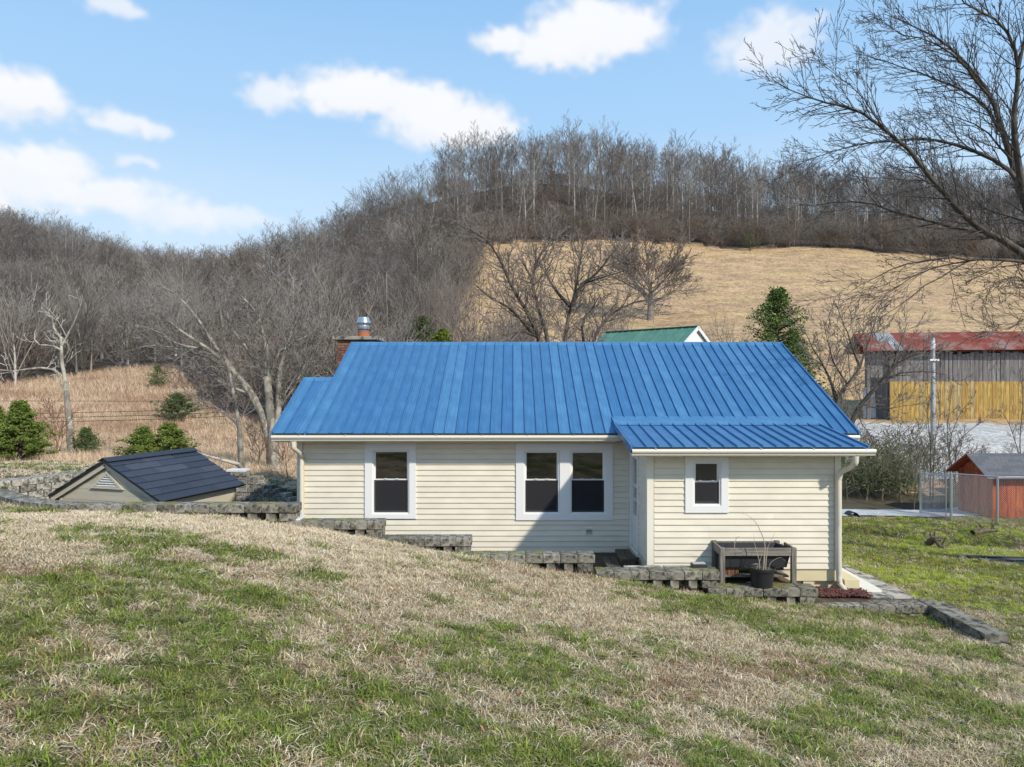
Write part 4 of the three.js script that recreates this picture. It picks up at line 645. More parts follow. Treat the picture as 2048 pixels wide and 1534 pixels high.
{ // fallen wood on the right lawn, culvert
  const r = RNG(21);
  const log = (name, pts, rad, label, m) => { const g = thing(name, label, 'log'); const b = buf(), c = new THREE.CatmullRomCurve3(pts.map(([px, d, dy]) => { const x = (px - 1024) * d / F; return V(x, groundY(x, d) + dy, -d); })).getPoints(14); tube(b, c, c.map((_, k) => rad * (1.1 - k / 18 + (r() - .5) * .25)), 7); part('trunk', fromBuf(b, 1), m, g, 0); const e = buf(); for (let k = 0; k < 4; k++) { const p = c[2 + 3 * k]; tube(e, [p, p.clone().add(V((r() - .5) * .5, .12 + r() * .2, (r() - .5) * .3)), p.clone().add(V((r() - .5) * .9, .2 + r() * .2, (r() - .5) * .5))], [rad * .4, rad * .25, rad * .1], 5); } part('branch_stub', fromBuf(e, 1), m, g, 0); const o = c[0]; base(g, o.x, o.y, o.z); };
  log('fallen_log', [[1945, 24.6, .1], [1965, 24.9, .14], [1985, 25.2, .1], [1998, 25.4, .06]], .09, 'fallen branch lying on the bank in front of the fence', mat.log); log('tree_root', [[1855, 21.8, .05], [1868, 21.6, .25], [1878, 21.4, .12], [1890, 21.2, .03]], .10, 'dark broken stump of root in the ditch', mat.log);
  const D = thing('board_pile', 'dark old boards lying in the grass at the right edge of the lawn', 'boards'); for (let k = 0; k < 5; k++) { const x = 13.2 + k * .15, d = 19.6 - k * .16, m = part('plank', rbx(-1.1, 1.1, -.025, .025, -.07, .07, .006), k % 2 ? mat.darkWood : mat.greyBoardB, D); m.position.set(x, groundY(x, d) + .06 + .02 * (k % 2), -d); m.rotation.set(0, .06 * (k - 2) + .05, -.02); } const y = groundY(13.5, 19.3); base(D, 13.5, y, -19.3);
  const cx = at(1713, 0, 28.2).x; single('culvert_pipe', new THREE.CylinderGeometry(.2, .2, .5, 18, 1, true).rotateX(Math.PI / 2).translate(cx, groundY(cx, 28.0) - .02, -28.6), mat.black, 'dark culvert pipe mouth under the gravel drive', 'pipe');
}
console.log('outbuildings done');

// ---------------------------------------------------------------- trees
function spin(d, ang, az) {                        // turn a direction away from itself by ang, round it by az
  const u = Math.abs(d.y) < .9 ? V(0, 1, 0) : V(1, 0, 0), w = V().crossVectors(d, u).normalize(); u.crossVectors(w, d);
  return V().copy(d).multiplyScalar(Math.cos(ang)).addScaledVector(u, Math.sin(ang) * Math.cos(az)).addScaledVector(w, Math.sin(ang) * Math.sin(az)).normalize();
}
// o: depth levels of children: kids[], ang[], ratio[], wiggle, up, rmin, from[]
function grow(trunk, crown, p0, dir, len, r0, lv, o, r) {
  const n = lv === 0 ? 7 : lv === 1 ? 5 : lv === 2 ? 3 : 2, pts = [p0.clone()], rad = [r0], d = dir.clone(), out = lv <= (o.trunkLevels ?? 0) ? trunk : crown, end = Math.max(o.rmin * .6, r0 * (lv ? .25 : .22));
  const az0 = r() * 6.3;
  for (let k = 1; k <= n; k++) { d.add(V((r() - .5), (r() - .5) * .6, (r() - .5)).multiplyScalar(o.wiggle * (lv ? 1 : .5))); d.y += o.up[Math.min(lv, o.up.length - 1)] / n; d.normalize(); pts.push(pts[k - 1].clone().addScaledVector(d, len / n)); rad.push(lerp(r0, end, Math.pow(k / n, .8))); }
  tube(out, pts, rad.map((q) => Math.max(q, o.rmin)), r0 > .12 ? 7 : r0 > .04 ? 5 : r0 > o.rmin * 2 ? 4 : 3);
  if (lv >= o.kids.length) return;
  const K = o.kids[lv], from = o.from?.[lv] ?? .25;
  for (let k = 0; k < K; k++) {
    const t = from + (1 - from) * (k + r()) / K, f = Math.min(n - .001, t * n), i = Math.floor(f), q = pts[i].clone().lerp(pts[i + 1], f - i), tan = V().subVectors(pts[i + 1], pts[i]).normalize();
    const rr = lerp(rad[i], rad[i + 1], f - i), a = o.ang[lv] * (.7 + .6 * r());
    grow(trunk, crown, q, spin(tan, a, az0 + k * 2.4 + r() * .9), len * o.ratio[lv] * (1.15 - .55 * t) * (.75 + .5 * r()), Math.max(o.rmin, rr * (.45 + .2 * r())), lv + 1, o, r);
  }
}
const FOREST = { kids: [11, 5, 4], ang: [.75, .65, .6], ratio: [.42, .45, .5], from: [.42, .15, .15], wiggle: .16, up: [.1, .7, .4, .3], rmin: .026 };
const ROUND = { kids: [11, 7, 5], ang: [.95, .75, .7], ratio: [.75, .5, .5], from: [.3, .15, .15], wiggle: .2, up: [.1, .55, .35, .25], rmin: .024 };
const VASE = { kids: [10, 6, 5], ang: [.5, .42, .5], ratio: [1.35, .5, .5], from: [.12, .2, .12], wiggle: .14, up: [.1, .45, .25, .2], rmin: .018 };
const BUSHY = { kids: [8, 7, 5], ang: [.8, .7, .65], ratio: [.7, .5, .5], from: [.1, .15, .1], wiggle: .2, up: [.1, .6, .3, .2], rmin: .016 };
function species(seed, h, r0, o) { const r = RNG(seed), t = buf(), c = buf(); grow(t, c, V(0, -.3, 0), V((r() - .5) * .12, 1, (r() - .5) * .12).normalize(), h, r0, 0, o, r); return { trunk: fromBuf(t), crown: fromBuf(c), h }; }
const forestKinds = [species(1, 15, .20, FOREST), species(2, 17, .22, FOREST), species(3, 14, .17, FOREST), species(4, 16, .19, { ...FOREST, kids: [11, 6, 5], from: [.5, .15, .15] }), species(5, 12, .18, ROUND), species(6, 13, .2, { ...ROUND, kids: [12, 6, 5] }), species(7, 7, .2, VASE), species(8, 6, .18, { ...VASE, kids: [11, 6, 4] })];
const bushKinds = [species(11, 3.2, .05, { ...BUSHY, kids: [9, 7, 3], rmin: .012 }), species(12, 2.6, .05, { ...BUSHY, kids: [10, 6, 3], rmin: .012 })];
console.log('tris', forestKinds.map((k) => (k.trunk.index.count + k.crown.index.count) / 3).join(), bushKinds.map((k) => k.crown.index.count / 3).join());
const tint = [[.34, .32, .295], [.20, .18, .165], [.46, .435, .405], [.18, .155, .135], [.34, .305, .27]].map((c, k) => [M(...c), M(...[[.18, .163, .148], [.11, .097, .088], [.31, .287, .262], [.13, .105, .09], [.20, .175, .152]][k])]);
{
  const r = RNG(301), spots = [], OUT = [];
  // wooded ground: sample by distance so that the slope is evenly covered
  const ok = (x, d) => !inside(PASTURE, x, d) && !inside(MEADOW, x, d) && d > 62 && !(x > 4 && d < 160) && !(x > -9 && d < 150 && x < 20 && d < 72);
  for (let k = 0; k < 26000; k++) {
    const d = Math.sqrt(lerp(62 * 62, 380 * 380, r())), x = (r() * 2 - 1) * (d * .80 + 6); if (!ok(x, d)) continue;
    const near = d < 130 ? 4.3 : d < 200 ? 4.6 : x > -40 ? 6.6 : 5.6, key = Math.floor(x / near) + ',' + Math.floor(d / near); if (OUT[key]) continue; OUT[key] = 1;
    const y = groundY(x, d); spots.push([x, y, d]);
  }
  // keep what can show over the brow: drop trees well down the far side
  const vis = spots.filter(([x, y, d]) => { const e = (y + (d > 225 && x > -40 ? 9 : 17)) / d; for (let s = .15; s < .96; s += .06) { const g = (groundY(x * s, d * s)) / (d * s); if (g > e) return false; } return true; });
  vis.sort((a, b) => a[2] - b[2]);
  const scaleOf = (x, d) => (d < 100 ? .52 : x < -22 && d < 230 ? .52 : d < 150 ? .66 : x < -30 ? .85 : 1.02);
  const N = 240, far = vis.slice(N), zone = ([x, , d]) => { const px = 1024 + x * F / d, c = px < 110 ? 0 : px < 210 ? 1 : px < 320 ? 2 : px < 430 ? 3 : px < 560 ? 4 : px < 680 ? 5 : px < 800 ? 6 : 7; return c * 2 + (d > 78 ? 1 : 0); };
  const where = ['by the left edge above the meadow', 'directly behind the dead meadow tree', 'at the head of the meadow', 'above the dark meadow edge cedar', 'behind the pale tree limbs', 'behind the pale tree crown', 'straight above the chimney', 'between the chimney and the pasture'];
  const label = where.flatMap((w) => ['bare grey tree in the front row of woods ' + w, 'bare grey tree deeper in the woods ' + w]), grp = label.map((l) => l.replace('bare grey tree', 'trees'));
  vis.slice(0, N).forEach((s, i) => {
    const k = r() < .7 ? 6 + Math.floor(r() * 2) : Math.floor(r() * 6), sp = forestKinds[k], z = zone(s), [mt, mc] = tint[Math.floor(r() * 5)], sc = scaleOf(s[0], s[2]) * (.75 + .5 * r());
    const t = thing('woodland_tree', label[z], 'tree', grp[z]); const a = shade(new THREE.Mesh(sp.trunk, mt)), b = shade(new THREE.Mesh(sp.crown, mc)); a.name = 'trunk'; b.name = 'crown'; t.add(a, b);
    t.position.set(s[0], s[1], -s[2]); t.rotation.y = r() * 6.3; t.scale.set(sc * (1.0 + .35 * r()), sc, sc * (1 + .35 * r()));
  });
  const by = [[], [], [], [], [], [], [], []]; far.forEach((s) => by[s[2] > 175 && s[0] > -30 ? Math.floor(r() * 4) : Math.floor(r() * 8)].push(s));
  const m4 = new THREE.Matrix4(), q = new THREE.Quaternion(), up = V(0, 1, 0), c = new THREE.Color(), wt = M(1, 1, 1), all = thing('hill_woods', 'mass of bare winter trees covering the hills', 'woods'); all.userData.kind = 'stuff';
  by.forEach((list, k) => { if (!list.length) return; const sp = forestKinds[k], A = new THREE.InstancedMesh(sp.trunk, wt, list.length), B = new THREE.InstancedMesh(sp.crown, wt, list.length); list.forEach((s, i) => { const sc = scaleOf(s[0], s[2]) * (.75 + .45 * r()), v = tint[Math.floor(r() * 5)], w = sc * (.95 + .3 * r()); m4.compose(V(s[0], s[1], -s[2]), q.setFromAxisAngle(up, r() * 6.3), V(w, sc, w)); A.setMatrixAt(i, m4); B.setMatrixAt(i, m4); A.setColorAt(i, v[0].color); B.setColorAt(i, v[1].color); }); A.name = 'trunks'; B.name = 'crowns'; all.add(shade(A), shade(B)); });
  console.log('forest', vis.length, 'individual', Math.min(N, vis.length));
  // brush under the trees and along the edges
  const brushSpots = []; const rb2 = RNG(302);
  for (let k = 0; k < 16000 && brushSpots.length < 2600; k++) { const d = Math.sqrt(lerp(44 * 44, 260 * 260, rb2() ** 1.6)), x = (rb2() * 2 - 1) * (d * .78 + 4); const e = ok(x, d); if (!e && !(d > 44 && d < 70 && x < 2 && !inside(MEADOW, x, d))) continue; brushSpots.push([x, groundY(x, d), d]); }
  for (let k = 1; k < 13; k++) { const [ax, ad] = PASTURE[k], [cx, cd] = PASTURE[k + 1], n = Math.round(Math.hypot(cx - ax, cd - ad) / .8); for (let q = 0; q < n; q++) { const t = rb2(), x = lerp(ax, cx, t) + (rb2() - .5) * 4.5, d = lerp(ad, cd, t) + (rb2() - .35) * 5; if (Math.abs(x) < d * .85) brushSpots.push([x, groundY(x, d), d]); } }
  const halves = [[], []]; brushSpots.forEach((s) => halves[rb2() < .5 ? 0 : 1].push(s));
  const U = thing('undergrowth', 'brown leafless undergrowth among the trees and along the wood edges', 'undergrowth'); U.userData.kind = 'stuff';
  halves.forEach((list, k) => { const g = bushKinds[k].crown, B = new THREE.InstancedMesh(g, wt, list.length); list.forEach((s, i) => { const sc = (.7 + .9 * rb2()) * (s[2] > 120 ? 1.4 : 1); m4.compose(V(s[0], s[1] - .2, -s[2]), q.setFromAxisAngle(up, rb2() * 6.3), V(sc * 1.3, sc, sc * 1.3)); B.setMatrixAt(i, m4); const w = [[.21, .18, .155], [.25, .22, .195], [.20, .15, .12], [.18, .16, .135]][Math.floor(rb2() * 4)]; B.setColorAt(i, c.setRGB(...w)); }); B.name = 'stems'; U.add(shade(B)); });
}
console.log('forest done');
// a tree built on limbs read from the photograph, then grown out into twigs
function limbTree(name, label, limbs, o, mt, mc, seed, group) {
  const r = RNG(seed), t = buf(), c = buf(), g = thing(name, label, 'tree', group);
  limbs.forEach((L) => {
    const cv = new THREE.CatmullRomCurve3(L.pts, false, 'centripetal'), len = cv.getLength(), n = Math.max(6, Math.round(len / .5)), pts = cv.getSpacedPoints(n);
    for (let k = 1; k < n; k++) pts[k].add(V((r() - .5), (r() - .5), (r() - .5)).multiplyScalar(Math.min(.05, len / n * .12)));
    const rad = pts.map((_, k) => Math.max(o.rmin, lerp(L.r[0], L.r[1], Math.pow(k / n, .85)))); tube(t, pts, rad, L.r[0] > .07 ? 9 : 6);
    const K = L.kids ?? Math.round(len * o.perMetre), a0 = r() * 6.3, from = L.from ?? .12;
    for (let k = 0; k < K; k++) {
      const u = from + (1 - from) * (k + r()) / K, f = Math.min(n - .001, u * n), i = Math.floor(f), q = pts[i].clone().lerp(pts[i + 1], f - i), tan = V().subVectors(pts[i + 1], pts[i]).normalize(), dir = spin(tan, o.ang0 * (.65 + .7 * r()), a0 + k * 2.4 + r());
      dir.z *= o.flat ?? 1; dir.y += o.lift ?? .1; dir.normalize();
      grow(t, c, q, dir, (L.side ?? o.side) * (1.2 - .6 * u) * (.5 + r()), Math.max(o.rmin, Math.min(rad[i] * .55, o.sideR ?? .03)), 1, o, r);
    }
  });
  part('trunk', fromBuf(t, 1.2), mt, g, 0); part('crown', fromBuf(c), mc, g, 0);
  const b = limbs[0].pts[0]; return base(g, b.x, b.y, b.z);
}
const crop = (ox, oy, s) => (pts, d0, d1) => pts.map(([x, y], k) => at(ox + x / s, oy + y / s, lerp(d0, d1 ?? d0, pts.length > 1 ? k / (pts.length - 1) : 0)));
{ // overhanging tree at the right edge
  const c = crop(1448, 0, 2.1917), ground = groundY(14.1, 18);
  const B0 = V(14.1, ground - .2, -18);
  const tr = [B0, ...c([[1500, 1700], [1420, 1280], [1385, 1080], [1345, 940], [1300, 820]], 18)];
  const limbs = [{ pts: tr, r: [0.2720, 0.1280], from: .55 },
    { pts: c([[1400, 1170], [1320, 1115], [1230, 1060], [1120, 1000], [1000, 890], [900, 770], [820, 670], [730, 590], [640, 510], [520, 460], [400, 440], [290, 390], [215, 350]], 18, 15.6), r: [0.1080, 0.0064] },
    { pts: c([[1380, 1100], [1310, 1080], [1200, 1030], [1050, 1000], [900, 970], [760, 930], [640, 890], [500, 880], [390, 900], [300, 890]], 18, 19.5), kids: 26, r: [0.0680, 0.0048] },
    { pts: c([[1420, 1200], [1330, 1150], [1200, 1135], [1080, 1140], [950, 1130], [800, 1160], [650, 1220], [540, 1290]], 18, 15.5), kids: 22, r: [0.0520, 0.0048] },
    { pts: c([[1080, 1140], [980, 1200], [860, 1270], [740, 1360], [610, 1430]], 17, 16), kids: 9, r: [0.0240, 0.0040] },
    { pts: c([[1100, 1140], [1000, 1160], [850, 1200], [700, 1300], [620, 1380]], 17, 18), kids: 9, r: [0.0208, 0.0040] },
    { pts: c([[1300, 820], [1280, 780], [1240, 620], [1180, 440], [1080, 300], [980, 200], [860, 130], [700, 60]], 18, 19.5), r: [0.0960, 0.0064] },
    { pts: c([[1310, 850], [1285, 700], [1270, 560], [1290, 300], [1260, 170], [1200, 90], [1080, 40], [1000, -60]], 18, 16.5), r: [0.0920, 0.0096] },
    { pts: c([[1330, 900], [1270, 770], [1180, 700], [1050, 640], [900, 610], [720, 620], [560, 640], [410, 690], [310, 715]], 18, 19.5), r: [0.0680, 0.0048] },
    { pts: c([[1240, 620], [1100, 420], [960, 360], [820, 310], [700, 270], [560, 230]], 18.5, 20.5), r: [0.0480, 0.0048] },
    { pts: c([[1170, 430], [1050, 280], [900, 180], [760, 140], [640, 60]], 18.5, 17.5), r: [0.0400, 0.0048] },
    { pts: c([[1010, 900], [900, 800], [790, 790], [650, 780], [520, 760]], 17.5, 18.5), r: [0.0240, 0.0040] },
    { pts: c([[1260, 700], [1120, 560], [960, 500], [840, 490]], 18, 17), r: [0.0280, 0.0040] },
    { pts: c([[700, 560], [640, 480], [560, 380], [430, 280], [400, 220]], 16.5, 16), r: [0.0176, 0.0040] },
    { pts: c([[1400, 1000], [1300, 960], [1180, 930], [1060, 880], [980, 800]], 18, 20), r: [0.0400, 0.0048] },
    { pts: c([[1450, 1330], [1380, 1290], [1280, 1215], [1180, 1250], [1110, 1300]], 18, 17), r: [0.0240, 0.0040] },
    { pts: c([[1450, 1400], [1380, 1390], [1300, 1400], [1230, 1450], [1160, 1440]], 18, 17), r: [0.0240, 0.0040] },
    { pts: c([[1290, 300], [1330, 150], [1380, 0], [1400, -200]], 17, 17), r: [0.0480, 0.0096] }];
  limbTree('overhanging_tree', 'large bare dark branched tree reaching in over the right edge', limbs, { kids: [0, 6, 3], ang: [.7, .5, .5], ratio: [.5, .42, .42], from: [.1, .12, .2], wiggle: .16, up: [.1, .06, .1, .1], rmin: .005, perMetre: 6.6, side: 1.2, ang0: .62, sideR: .017, lift: .03 }, mat.barkDark, mat.twigDark, 41);
}
{ // dark many-stemmed trees standing just behind the house
  const c = crop(600, 240, 2.926), o = { kids: [0, 5, 4], ang: [.7, .7, .7], ratio: [.5, .5, .5], from: [.1, .12, .12], wiggle: .25, up: [.1, .3, .2, .15], rmin: .013, perMetre: 2.9, side: 2.0, ang0: .85, sideR: .035, lift: .15 };
  const g = (px, d) => { const x = (px - 1024) * d / F; return V(x, groundY(x, d) - .2, -d); };
  limbTree('walnut_tree', 'dark bare forked tree behind the middle of the blue ridge', [{ pts: [g(1062, 38), ...c([[1400, 1300], [1330, 1130], [1240, 980], [1190, 860], [1150, 780], [1090, 700], [990, 640]], 38, 37)], r: [.26, .03], from: .5 }, { pts: [g(1064, 38), ...c([[1450, 1300], [1390, 1080], [1360, 930], [1400, 800], [1460, 720], [1510, 640]], 38, 39.5)], r: [.22, .03], from: .5 }, { pts: c([[1370, 1260], [1250, 1120], [1120, 1040], [1020, 960]], 38, 36.5), r: [.12, .02] }, { pts: c([[1360, 930], [1320, 860], [1280, 800]], 38, 39), r: [.07, .02] }, { pts: c([[1400, 1270], [1290, 1240], [1190, 1260]], 38, 37), r: [.08, .02] }], o, mat.barkDark, mat.twig, 51);
  limbTree('walnut_tree', 'dark bare tree with wide limbs right of the forked one behind the ridge', [{ pts: [g(1128, 39), ...c([[1550, 1300], [1580, 1120], [1620, 960], [1640, 820], [1660, 700]], 39, 40)], r: [.24, .03], from: .5 }, { pts: c([[1590, 1090], [1640, 980], [1740, 890], [1850, 750]], 39, 38), r: [.14, .02] }, { pts: c([[1580, 1090], [1500, 1000], [1440, 900], [1430, 800]], 39, 40.5), r: [.12, .02] }, { pts: c([[1640, 960], [1780, 920], [1900, 880]], 39, 38), r: [.06, .015] }], o, mat.barkDark, mat.twig, 52);
  limbTree('walnut_tree', 'bare tree leaning right beside the green roof behind the ridge', [{ pts: [g(1185, 40), ...c([[1720, 1300], [1790, 1170], [1900, 1090], [2040, 1050], [2120, 1040]], 40, 42)], r: [.18, .03], from: .4 }, { pts: c([[1660, 1300], [1650, 1180], [1700, 1120], [1760, 1020]], 40, 41), r: [.09, .02] }], o, mat.barkDark, mat.twig, 53);
}
{ // pale many-stemmed trees between the chimney and the woods, scrub at the foot of the pasture
  const r = RNG(611), put = (name, label, px, d, k, sc, mt, mc, group) => { const x = (px - 1024) * d / F, t = thing(name, label, 'tree', group), sp = forestKinds[k], a = shade(new THREE.Mesh(sp.trunk, mt)), b = shade(new THREE.Mesh(sp.crown, mc)); a.name = 'trunk'; b.name = 'crown'; t.add(a, b); t.position.set(x, groundY(x, d), -d); t.rotation.y = r() * 6.3; t.scale.setScalar(sc); };
  const pale = M(.50, .475, .435), paleT = M(.29, .265, .24), mid = M(.34, .30, .27), midT = M(.24, .195, .165);
  put('pale_stemmed_tree', 'tall whitish many stemmed tree just left of the chimney', 672, 46, 6, .62, pale, paleT); put('pale_stemmed_tree', 'whitish fan shaped tree above the ridge right of the chimney', 775, 50, 7, .68, pale, paleT); put('pale_stemmed_tree', 'pale twiggy tree in the gap left of the chimney and behind the big tree', 620, 52, 6, .62, pale, paleT); put('pale_stemmed_tree', 'pale tree with fine twigs at the left edge above the meadow', 30, 62, 7, .8, pale, paleT); put('pale_stemmed_tree', 'pale bushy tree above the meadow behind the dead tree', 165, 72, 6, .72, pale, paleT); put('pale_stemmed_tree', 'pale bushy tree at the head of the meadow', 245, 76, 7, .74, pale, paleT); put('pale_stemmed_tree', 'grey fan shaped tree halfway between chimney and pasture', 845, 62, 6, .72, mid, midT); put('pale_stemmed_tree', 'thin grey tree at the left corner of the pasture', 905, 74, 7, .72, mid, midT);
  [[965, 52, .62], [1010, 56, .6], [1045, 60, .55], [1160, 58, .58], [1200, 62, .5], [1235, 66, .62], [930, 60, .66], [1385, 70, .4], [1465, 62, .5]].forEach(([px, d, sc], k) => put('scrub_tree', 'small twiggy brown scrub tree at the foot of the pasture behind the ridge', px, d, 6 + k % 2, sc, mid, midT, 'scrub at the foot of the pasture'));
}
{ // broad old tree alone in the pasture
  const d = 108, x = (1300 - 1024) * d / F, y = groundY(x, d), r = RNG(61), t = buf(), c = buf();
  grow(t, c, V(0, -.3, 0), V(.02, 1, 0), 5.2, .5, 0, { kids: [13, 8, 7, 4], ang: [.95, .6, .6, .6], ratio: [1.75, .48, .5, .5], from: [.42, .2, .1, .1], wiggle: .14, up: [.05, .42, .25, .2, .1], rmin: .03, trunkLevels: 1 }, r);
  const g = thing('pasture_tree', 'broad spreading bare tree standing alone at the foot of the pasture', 'tree'); part('trunk', fromBuf(t), M(.20, .175, .155), g, 0); part('crown', fromBuf(c), M(.19, .158, .142), g, 0); g.position.set(x, y, -d); g.scale.set(1.32, 1.16, 1.25);
}
{ // big pale-trunked tree at the left end of the house
  const d = 27, x = (545 - 1024) * d / F, y = groundY(x, d) - .2, P = (px, py, e = d) => at(px, py, e), o = { kids: [0, 5, 4], ang: [.7, .7, .65], ratio: [.5, .52, .5], from: [.1, .12, .1], wiggle: .26, up: [.1, .25, .2, .1], rmin: .0085, perMetre: 3.0, side: 1.25, ang0: .85, sideR: .022, lift: .1 };
  limbTree('pale_tree', 'big bare tree with whitish trunk and many limbs left of the house', [{ pts: [V(x, y, -d), P(543, 940), P(538, 880), P(524, 830), P(505, 790), P(470, 745), P(420, 700, 26.6), P(360, 660, 26.2), P(300, 610, 26)], r: [.19, .015], from: .45 }, { pts: [V(x + .05, y, -d - .05), P(548, 930), P(545, 860), P(536, 780), P(532, 700), P(515, 630), P(480, 590)], r: [.27, .02], from: .5 }, { pts: [P(547, 900), P(556, 820), P(560, 740), P(580, 670), P(615, 610)], r: [.17, .015], from: .4 }, { pts: [P(524, 830), P(480, 760), P(440, 725, 27.5), P(380, 705, 28), P(320, 690, 28), P(262, 700, 28)], r: [.10, .012], from: .3 }, { pts: [P(470, 745), P(430, 690), P(390, 630), P(345, 585, 27.5), P(300, 560, 28)], r: [.085, .012] }, { pts: [P(530, 760), P(495, 700), P(460, 650), P(450, 590)], r: [.08, .012] }, { pts: [P(536, 780), P(560, 700), P(600, 680), P(640, 650), P(655, 610)], r: [.075, .012] }, { pts: [P(420, 700), P(360, 690, 26), P(310, 660, 25.8), P(270, 650, 25.6)], r: [.06, .01] }, { pts: [P(505, 790), P(455, 770), P(400, 740, 28), P(350, 735, 28.3)], r: [.055, .01] }, { pts: [P(540, 860), P(575, 780), P(610, 730), P(640, 720)], r: [.05, .01] }, { pts: [P(556, 820), P(590, 770), P(625, 690)], r: [.05, .01] }, { pts: [P(500, 690), P(520, 630), P(550, 580)], r: [.04, .01] }], o, M(.66, .64, .60, { map: T.bark }), M(.225, .20, .178), 71);
  limbTree('slim_tree', 'slim grey trunk with a fallen limb left of the big pale tree', [{ pts: [P(484, 955, 24), P(482, 900, 24), P(476, 840, 24), P(466, 780, 24.3), P(455, 730, 24.6), P(440, 700, 25)], r: [.12, .02], from: .35 }, { pts: [P(476, 850, 24), P(440, 820, 24), P(400, 800, 24), P(370, 770, 24)], r: [.04, .01] }], { ...o, side: .9, perMetre: 2.6 }, mat.bark, mat.twig, 72);
  const D = thing('fallen_limb', 'pale broken limb lying by the shed roof under the slim tree', 'log'), b = buf(); tube(b, [P(385, 900, 21), P(415, 912, 21), P(445, 920, 21), P(475, 928, 21.2), P(490, 945, 21.4)], [.015, .03, .045, .06, .07], 7); tube(b, [P(415, 912, 21), P(405, 925, 21), P(392, 926, 21)], [.02, .012, .006], 5); tube(b, [P(445, 920, 21), P(435, 935, 21), P(425, 932, 21)], [.02, .012, .006], 5); part('limb', fromBuf(b, 1), mat.barkPale, D, 0); base(D, P(490, 945, 21.4).x, P(490, 945, 21.4).y, -21.4);
}
{ // pale dead tree in the meadow
  const P = (px, py, e = 29) => at(px, py, e), x = P(146, 0).x, o = { kids: [0, 3, 2], ang: [.7, .7, .6], ratio: [.5, .5, .5], from: [.2, .2, .1], wiggle: .45, up: [.1, .3, .15, .1], rmin: .011, perMetre: 1.0, side: 1.0, ang0: .95, sideR: .02, lift: .1 };
  limbTree('dead_tree', 'slender pale dead tree with twisted top in the meadow', [{ pts: [V(x, groundY(x, 29) - .2, -29), P(141, 890), P(137, 830), P(131, 770), P(127, 735), P(122, 700), P(125, 680), P(108, 655), P(104, 630), P(112, 610)], r: [.17, .02], from: .45 }, { pts: [P(128, 755), P(110, 742), P(85, 735), P(50, 738), P(15, 742), P(-20, 735)], r: [.06, .015] }, { pts: [P(130, 775), P(118, 766), P(105, 760)], r: [.04, .012] }, { pts: [P(124, 690), P(135, 670), P(150, 640), P(160, 615), P(165, 590)], r: [.05, .012] }, { pts: [P(122, 700), P(100, 690), P(80, 690), P(68, 675), P(75, 650)], r: [.045, .012] }, { pts: [P(125, 720), P(138, 700), P(130, 680), P(116, 668)], r: [.03, .012] }], o, mat.barkPale, mat.twigPale, 81);
}
{ // bare tree right of the house in front of the barn, and thin saplings by the drive
  const c = crop(1440, 540, 3.336), o = { kids: [0, 5, 4], ang: [.7, .65, .6], ratio: [.5, .5, .5], from: [.1, .12, .1], wiggle: .22, up: [.1, .35, .2, .15], rmin: .0115, perMetre: 2.9, side: 1.5, ang0: .8, sideR: .028, lift: .15 }, d = 36, x = (1695 - 1024) * d / F, x2 = (1722 - 1024) * d / F;
  limbTree('yard_tree', 'bare spreading tree between the blue roof and the barn', [{ pts: [V(x2, groundY(x2, d) - .2, -d), ...c([[880, 1010], [960, 880], [1080, 740], [1160, 640], [1300, 560], [1450, 480]], 36, 35)], r: [.20, .012], from: .3 }, { pts: [V(x, groundY(x, d) - .2, -d), ...c([[770, 890], [850, 760], [930, 650], [990, 480], [1050, 300]], 36, 37)], r: [.17, .012], from: .35 }, { pts: c([[775, 860], [720, 700], [640, 560], [560, 400]], 36, 36.5), r: [.09, .01] }, { pts: c([[930, 640], [860, 450], [800, 300]], 36, 35.5), r: [.07, .01] }, { pts: c([[1080, 740], [1200, 690], [1380, 680], [1500, 700]], 35.6, 35), r: [.06, .01] }, { pts: c([[1000, 820], [1120, 700], [1200, 500], [1250, 360]], 36, 36.5), r: [.07, .01] }, { pts: c([[960, 900], [1100, 930], [1250, 900]], 36, 35.5), r: [.04, .01] }, { pts: c([[930, 980], [960, 1050], [1050, 1140], [1150, 1200]], 36, 35), r: [.03, .008] }, { pts: c([[850, 760], [760, 620], [720, 480], [690, 350]], 36, 35.4), r: [.06, .01] }], o, mat.barkDark, mat.twig, 91);
  const S = (name, label, base_, pts, seed) => { const q = at(base_[0], base_[1], base_[2]); limbTree(name, label, pts.map((p, k) => ({ pts: [V(q.x + k * .15, groundY(q.x, base_[2]) - .1, q.z), ...p.map(([px, py]) => at(px, py, base_[2]))], r: [.035, .008], from: .3 })), { ...o, perMetre: 2.4, side: .7, rmin: .007 }, mat.barkDark, mat.twig, seed); };
  S('sapling', 'thin upright sapling beside the pole above the fence gate', [1860, 950, 33.5], [[[1860, 880], [1856, 830], [1850, 780]], [[1870, 880], [1878, 840], [1880, 800]]], 92); S('sapling', 'cluster of thin saplings behind the roof of the red shed', [1905, 940, 33.5], [[[1900, 880], [1920, 830], [1950, 790]], [[1915, 890], [1940, 860], [1990, 830]], [[1895, 880], [1898, 820], [1905, 770]]], 93); S('sapling', 'thin sapling at the right edge above the red shed', [2040, 920, 37], [[[2041, 860], [2046, 800], [2040, 740]], [[2030, 880], [2015, 840], [2000, 820]]], 94); S('sapling', 'pale thin sapling growing left of the fence gate', [1828, 1000, 31], [[[1830, 950], [1834, 910], [1832, 860]]], 95);
}
console.log('limb trees done');
